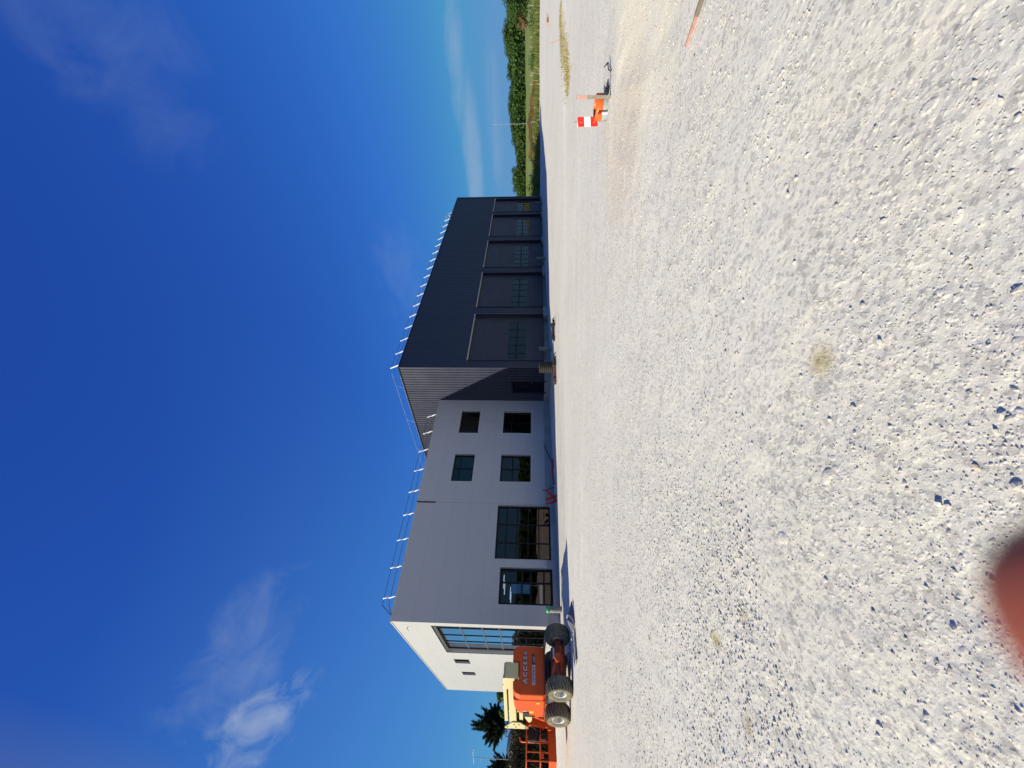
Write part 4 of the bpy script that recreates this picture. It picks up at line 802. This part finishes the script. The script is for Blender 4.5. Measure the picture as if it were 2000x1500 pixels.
def pol(az, r): a = math.radians(az); return r*math.sin(a), r*math.cos(a)
def veg():
    g = np.random.default_rng(5)
    # rough grass along the yard edge
    az = np.radians(np.concatenate([g.uniform(12, 50, 5200), g.uniform(-50, -34, 700)])); rr = edge_r(az)+g.uniform(-.6, 26, len(az))**1.0; X = rr*np.sin(az); Y = rr*np.cos(az)
    blades('rough_grass', np.stack([X, Y, field_z(X, Y)], -1), .35, 1.15, M_grass, 'rough uncut grass and weeds along the far edge of the yard', 9, .05, .35, seed=3)
    k = g.random(len(az)) < .12; blades('dry_weeds', np.stack([X[k], Y[k], field_z(X[k], Y[k])], -1), .4, 1.2, M_straw, 'dry straw-coloured weeds among the rough grass', 6, .05, .3, seed=4)
    # bushes in the rough strip
    for i, (a, dr, h, r) in enumerate(((24.0, 6, 1.6, 2.0), (26.3, 9, 1.7, 2.3), (33, 14, 1.4, 2.5), (38.5, 12, 1.5, 3), (42, 10, 1.7, 3.0))):
        R_ = float(edge_r(np.radians([a]))[0])+dr; x, y = pol(a, R_)
        lab = ['low green bush in the rough grass nearest the hall', 'low green bush behind the orange netting, right of the hall', 'broad low bush in the rough grass right of the orange netting', 'low green bush in the rough grass near the right edge', 'tall rough green bush at the far right of the rough grass'][i]
        o = empty('bush', (x, y, fz(x, y)-.2)); tag(o, lab, 'bush', 'bushes in the rough grass'); crown(900, h, r, .1, M_leafm, 'foliage', o, 40+i, .28, 10); t = MB(); t.tube([(0, 0, -.2), (.05, 0, h*.5)], [.05, .02], 6); t.build('stem', M_bark, o)
    # far wood line: countable trees, four shapes
    protos = [tree(0, 0, 0, 10, 4.6, M_leafd, 'p', 60+i, 2600, .62, 'round', .12, 'w', lumps=18) for i in range(4)]
    N = 46; rank = {}; ORD = ['first', 'second', 'third', 'fourth', 'fifth', 'sixth', 'seventh', 'eighth', 'ninth', 'tenth', 'eleventh']
    prof = [(22.3, 6.5), (23.2, 9.5), (24.6, 7.5), (26, 10.5), (27.2, 12.2), (28.4, 8), (30, 9.8), (32, 11.3), (33.5, 13.5), (34.4, 14.0), (35.4, 12), (37.4, 12.6), (39.5, 14.6), (41.3, 15), (42.6, 12.5), (44, 13.5), (46, 15)]
    pa, ph = zip(*prof); PH = ['tallest', 'rounded', 'squat', 'broad']
    for i in range(N):
        a = 21.5+i*.53+g.uniform(-.15, .15); R_ = g.uniform(330, 372)+ (i % 2)*16; x, y = pol(a, R_); h = float(np.interp(a, pa, ph))*g.uniform(.86, 1.08); loc = (x, y, fz(x, y)-.6); s = h/10
        w = s*g.uniform(.95, 1.35)
        where = 'beside the hall' if a < 24 else 'midway between hall and mast' if a < 28.5 else 'just left of the grey mast' if a < 32.3 else 'directly behind the grey mast' if a < 33.6 else 'above the right half of the netting' if a < 37.5 else 'right of the netting' if a < 40.5 else 'beside the brown tree'
        rank[where] = rank.get(where, -1)+1
        lab = ORD[rank[where]]+' from the left of the dark wood-line trees '+where
        if i < 4:
            o = protos[i]; o.location = loc; o.scale = (w, w, s); o.rotation_euler = (0, 0, g.uniform(0, 6)); o['label'] = lab; o['group'] = 'trees of the far wood line'
        else: copy_tree(protos[i % 4], loc, g.uniform(0, 6), (w, w, s), lab, 'trees of the far wood line')
    # undergrowth joins the crowns into one dark band
    az = np.radians(g.uniform(21, 48, 15000)); rr = g.uniform(322, 368, 15000); X = rr*np.sin(az); Y = rr*np.cos(az); Zb = field_z(X, Y); hh = g.uniform(0, 1, 15000)**.8*np.interp(np.degrees(az), pa, ph)*.66
    P = np.stack([X, Y, Zb+hh], -1); u = g.normal(0, 1, P.shape); w = np.cross(u, g.normal(0, 1, P.shape)); u /= np.linalg.norm(u, axis=1)[:, None]; w /= np.linalg.norm(w, axis=1)[:, None]
    V = np.stack([P-u*.9, P+w*.6, P+u*.9, P-w*.6], 1).reshape(-1, 3); o = np_mesh('undergrowth', V, np.arange(len(V)).reshape(-1, 4), M_leafd); tag(o, label='dark undergrowth filling the foot of the far wood', kind='stuff')
    # nearer trees at the far right
    x, y = pol(44.8, 190); tree(x, y, fz(x, y)-.5, 15.5, 6.5, M_leafm, 'tall bright green tree at the far right edge of the field', 81, 6000, .6, 'cone', .05, lumps=40)
    x, y = pol(42.9, 185); tree(x, y, fz(x, y)-.5, 9.5, 3.6, M_leafd, 'dark green tree left of the tallest one at the far right', 82, 3500, .5, 'round', .05)
    x, y = pol(41.8, 186); tree(x, y, fz(x, y)-.5, 7.2, 2.6, M_dry, 'brown withered tree among the green trees at the far right', 83, 2500, .45, 'round', .1)
    # trees left, behind the lift
    def L(az, r, H, R, m, lab, seed, n, leaf, shape, z0=.1, lumps=18): x, y = pol(az, r); return tree(x, y, .3, H, R, m, lab, seed, n, leaf, shape, z0, lumps=lumps)
    L(-40.3, 74, 9.6, 2.9, M_leafc, 'tall ragged dark tree standing behind the work basket', 91, 9000, .55, 'plume', .45, 60)
    L(-43.7, 72, 7.5, 2.4, M_leafc, 'ragged dark tree at the left edge behind the basket', 92, 7000, .5, 'plume', .35, 44)
    L(-37.5, 70, 7.0, 1.5, M_leafm, 'slim green tree directly left of the white end wall', 93, 1500, .42, 'round', .35, 9)
    L(-35.6, 72, 8.2, 1.9, M_leafm, 'green tree partly hidden behind the white end wall', 94, 2400, .42, 'round', .2)
    L(-39.1, 70, 5.6, .95, M_leafm, 'thin young green tree between the boom and the ragged dark tree', 95, 800, .38, 'round', .35, 7)
    # hedge behind the basket
    o = empty('hedge', (0, 0, 0)); tag(o, 'long brownish-green hedge behind the work basket', 'hedge'); Q = []
    for k in range(60):
        t = k/59; a = -47+t*11.5; r = 31+t*11; Q.append(pol(a, r))
    Q = np.array(Q); n = 16000; i = g.integers(0, 60, n); P = np.stack([Q[i, 0]+g.normal(0, .35, n), Q[i, 1]+g.normal(0, .45, n), g.uniform(0.1, 1, n)*(2.55+.45*vnoise(i*.9, i*0.0, .35, 3))], -1)
    u = g.normal(0, 1, P.shape); w = np.cross(u, g.normal(0, 1, P.shape)); u /= np.linalg.norm(u, axis=1)[:, None]; w /= np.linalg.norm(w, axis=1)[:, None]
    V = np.stack([P-u*.13, P+w*.07, P+u*.13, P-w*.07], 1).reshape(-1, 3); np_mesh('foliage', V, np.arange(len(V)).reshape(-1, 4), M_hedge, parent=o)
    st = MB()
    for k in range(0, 60, 2): x, y = Q[k]; st.tube([(x, y, -.1), (x+.1, y+.1, 2.4)], [.04, .01], 5)
    st.build('stem', M_bark, o)
veg()
# ------------------------------------------------------------------ unseen foliage added to darken the reflections in the window glass
def added_reflection_foliage():
    g = np.random.default_rng(77); n = 26000; t = g.random(n); x = 30+t*75; y = -75+t*95; x = x+g.normal(0, 2.0, n); y = y+g.normal(0, 2.0, n); z = g.random(n)**.8*(3.4+2.2*vnoise(t*40, t*0, 1, 2))
    P = np.stack([x, y, z], -1); u = g.normal(0, 1, P.shape); w = np.cross(u, g.normal(0, 1, P.shape)); u /= np.linalg.norm(u, axis=1)[:, None]; w /= np.linalg.norm(w, axis=1)[:, None]
    V = np.stack([P-u*.8, P+w*.55, P+u*.8, P-w*.55], 1).reshape(-1, 3); o = np_mesh('unseen_foliage', V, np.arange(len(V)).reshape(-1, 4), M_leafd); tag(o, label='unseen dark foliage added to darken the window reflections', kind='stuff')
added_reflection_foliage()
# ------------------------------------------------------------------ far small things
def far_things():
    ORD = ['first', 'second', 'third', 'fourth', 'fifth', 'sixth', 'seventh', 'eighth', 'ninth', 'tenth', 'eleventh']
    def mast(az, r, H, label, name, arms, cat='mast'):
        x, y = pol(az, r); z = .4; o = empty(name, (x, y, z)); tag(o, label, cat); m = MB(); m.tube([(0, 0, -.5), (0, 0, H*.5), (0, 0, H)], [.055, .038, .022], 8); m.build('pole', M_galv, o)
        a = MB()
        for p, q in arms: a.tube([p, q], .02, 6)
        a.build('bracket', M_galv, o); return o
    mast(32.75, 92, 9.1, 'thin grey mast rising above the tree line beyond the hall', 'mast', [((-.15, 0, 7.6), (.15, 0, 7.6)), ((.12, 0, 7.6), (.12, 0, 7.9))])
    mast(-42.9, 60, 7.3, 'slim pole with a cross arm above the trees at the far left', 'antenna_mast', [((-.7, 0, 7.2), (.65, 0, 7.3)), ((.6, 0, 7.1), (1.0, 0, 7.35)), ((-.1, 0, 6.4), (-.45, 0, 6.4))])
    # pale house / shed seen over the hedge
    x, y = pol(-41.6, 66); o = empty('white_shed', (x, y, .3), math.radians(20)); tag(o, 'small white building seen over the hedge behind the basket', 'shed')
    w = MB(); w.box(-.6, -2, -.3, .6, 2, 3.6); w.build('wall', mat('shed_white', (.6, .62, .64), .6), o); r = MB(); r.prism([(-.7, 3.6), (.7, 3.6), (0, 3.95)], 'y', -2.2, 2.2); r.build('roof', mat('shed_roof', (.25, .26, .27), .6), o)
    for i, dz in enumerate((-39.9, -40.5, -41.1)):
        x, y = pol(dz, 50); m = MB(); m.tube([(0, 0, -.3), (0, 0, 3.6)], .03, 6); o = m.build('fence_post', M_railm); o.location = (x, y, .2); tag(o, ('rightmost', 'middle', 'leftmost')[i]+' of three thin grey posts standing above the hedge', 'post', 'thin posts above the hedge')
    # posts with braces in the rough grass
    spots = [(37.5, 'right of the orange netting', 1), (34.3, 'at the right end of the orange netting', 0), (32.9, 'at the foot of the mast', 1), (28.9, 'near the left end of the orange netting', 0), (27.2, 'between the hall and the orange netting', 1)]
    for az, w, brace in spots:
        R_ = float(edge_r(np.radians([az]))[0])+3; x, y = pol(az, R_); o = empty('fence_post', (x, y, fz(x, y)-.2), math.radians(-az)); tag(o, 'pale fence post '+w, 'post', 'pale fence posts in the rough grass')
        m = MB(); m.tube([(0, 0, -.2), (0, 0, 1.75)], .045, 6); m.build('post', M_galv, o)
        if brace: m = MB(); m.tube([(0, 0, 1.5), (.8, 0, 0)], .035, 6); m.build('brace', M_galv, o)
    for i in range(11):
        az = 36.5+i*.82; x, y = pol(az, 128); m = MB(); m.tube([(0, 0, -.3), (0, 0, 1.6)], .09, 6); o = m.build('vineyard_post', M_trim); o.location = (x, y, fz(x, y)); tag(o, ORD[i]+' from the left in the row of short pale posts below the green field', 'post', 'row of short posts at the foot of the field')
    # sagging orange net
    o = empty('orange_netting', (0, 0, 0)); tag(o, 'sagging orange safety netting hung across the rough grass', 'netting'); n = 90; v = []; m = MB()
    for i in range(n+1):
        t = i/n; az = 28.2+t*8.6; R_ = float(edge_r(np.radians([az]))[0])+2.6; x, y = pol(az, R_); z = fz(x, y); sag = .45*abs(math.sin(t*math.pi*1.9))*.9+.1*math.sin(t*31); hi = 1.85-sag-(.9*max(0, .13-t)/.13)-(.9*max(0, t-.85)/.15); lo = max(.1, hi-.50+.1*math.sin(t*17)); v.append([(x+math.sin(t*40)*.05, y, z+lo+(hi-lo)*k/4) for k in range(5)])
    for i in range(n):
        for k in range(4):
            if (i+k) % 3 != 2: m.quad(v[i][k], v[i+1][k], v[i+1][k+1], v[i][k+1])
    for k in (0, 4): m.tube([p[k] for p in v], .03, 4, False)
    m.build('net', mat('netting_orange', (.55, .15, .04), .7), o)
far_things()
# ------------------------------------------------------------------ the photographer's fingertip low in front of the lens
def hand():
    m = bpy.data.materials.new('skin'); m.use_nodes = True; nt = m.node_tree; p = nt.nodes['Principled BSDF']; p.inputs['Base Color'].default_value = (.34, .09, .045, 1); p.inputs['Roughness'].default_value = .35
    p.inputs['Subsurface Weight'].default_value = .35; p.inputs['Subsurface Radius'].default_value = (1, .3, .15); p.inputs['Subsurface Scale'].default_value = .004
    # skeleton in camera-upright axes: r right, f forward, u up (metres from the lens)
    def P(r, f, u): q = R2*r+Fv*f+U2*u; return (q.x, q.y, q.z+1.5)
    tipx, tipf = -.0156, .0255
    chains = [[(tipx, tipf, -.0358, .0078), (tipx-.0005, tipf+.0005, -.0430, .0099), (tipx-.002, tipf+.001, -.058, .0094), (tipx-.008, tipf, -.080, .0092), (tipx-.018, tipf-.008, -.108, .0105)],
              [(-.055, .030, -.064, .0062), (-.055, .028, -.078, .0078), (-.052, .022, -.098, .0088), (-.046, .014, -.122, .0100)],
              [(-.078, .028, -.086, .0060), (-.076, .026, -.098, .0074), (-.070, .019, -.116, .0084), (-.062, .010, -.138, .0096)],
              [(-.092, .020, -.112, .0054), (-.089, .018, -.122, .0066), (-.082, .012, -.136, .0076), (-.072, .004, -.154, .0088)],
              [(.018, -.022, -.098, .0072), (.014, -.022, -.112, .0092), (.002, -.018, -.134, .0108), (-.016, -.010, -.158, .014)]]
    palm = (-.045, .004, -.165, .026); wrist = (-.050, -.006, -.215, .023); arm = (-.075, -.04, -.34, .034)
    V = []; E = []; Rr = []
    def add(q): V.append(P(*q[:3])); Rr.append(q[3]); return len(V)-1
    ip = add(palm); iw = add(wrist); ia = add(arm); E += [(ip, iw), (iw, ia)]
    for c in chains:
        prev = ip
        for q in reversed(c): k = add(q); E.append((prev, k)); prev = k
    me = bpy.data.meshes.new('person'); me.from_pydata(V, E, []); o = bpy.data.objects.new('person', me); COL.objects.link(o); me.materials.append(m)
    sk = o.modifiers.new('skin', 'SKIN'); sk.use_smooth_shade = True
    for i, r in enumerate(Rr): me.skin_vertices[0].data[i].radius = (r, r)
    me.skin_vertices[0].data[ip].use_root = True
    sb = o.modifiers.new('sub', 'SUBSURF'); sb.levels = 2; sb.render_levels = 3
    tag(o, "photographer's hand with one blurred fingertip raised in front of the lens", 'person')
    ph = MB(); ph.box(-.078, -.013, -.128, .003, -.0045, .022); po = ph.build('phone', mat('phone_shell', (.02, .02, .022), .3), None, bevel=.003)
    po.location = (0, 0, 1.5); tag(po, "dark phone held upright in the photographer's hand, just behind the viewpoint", 'phone')
hand()
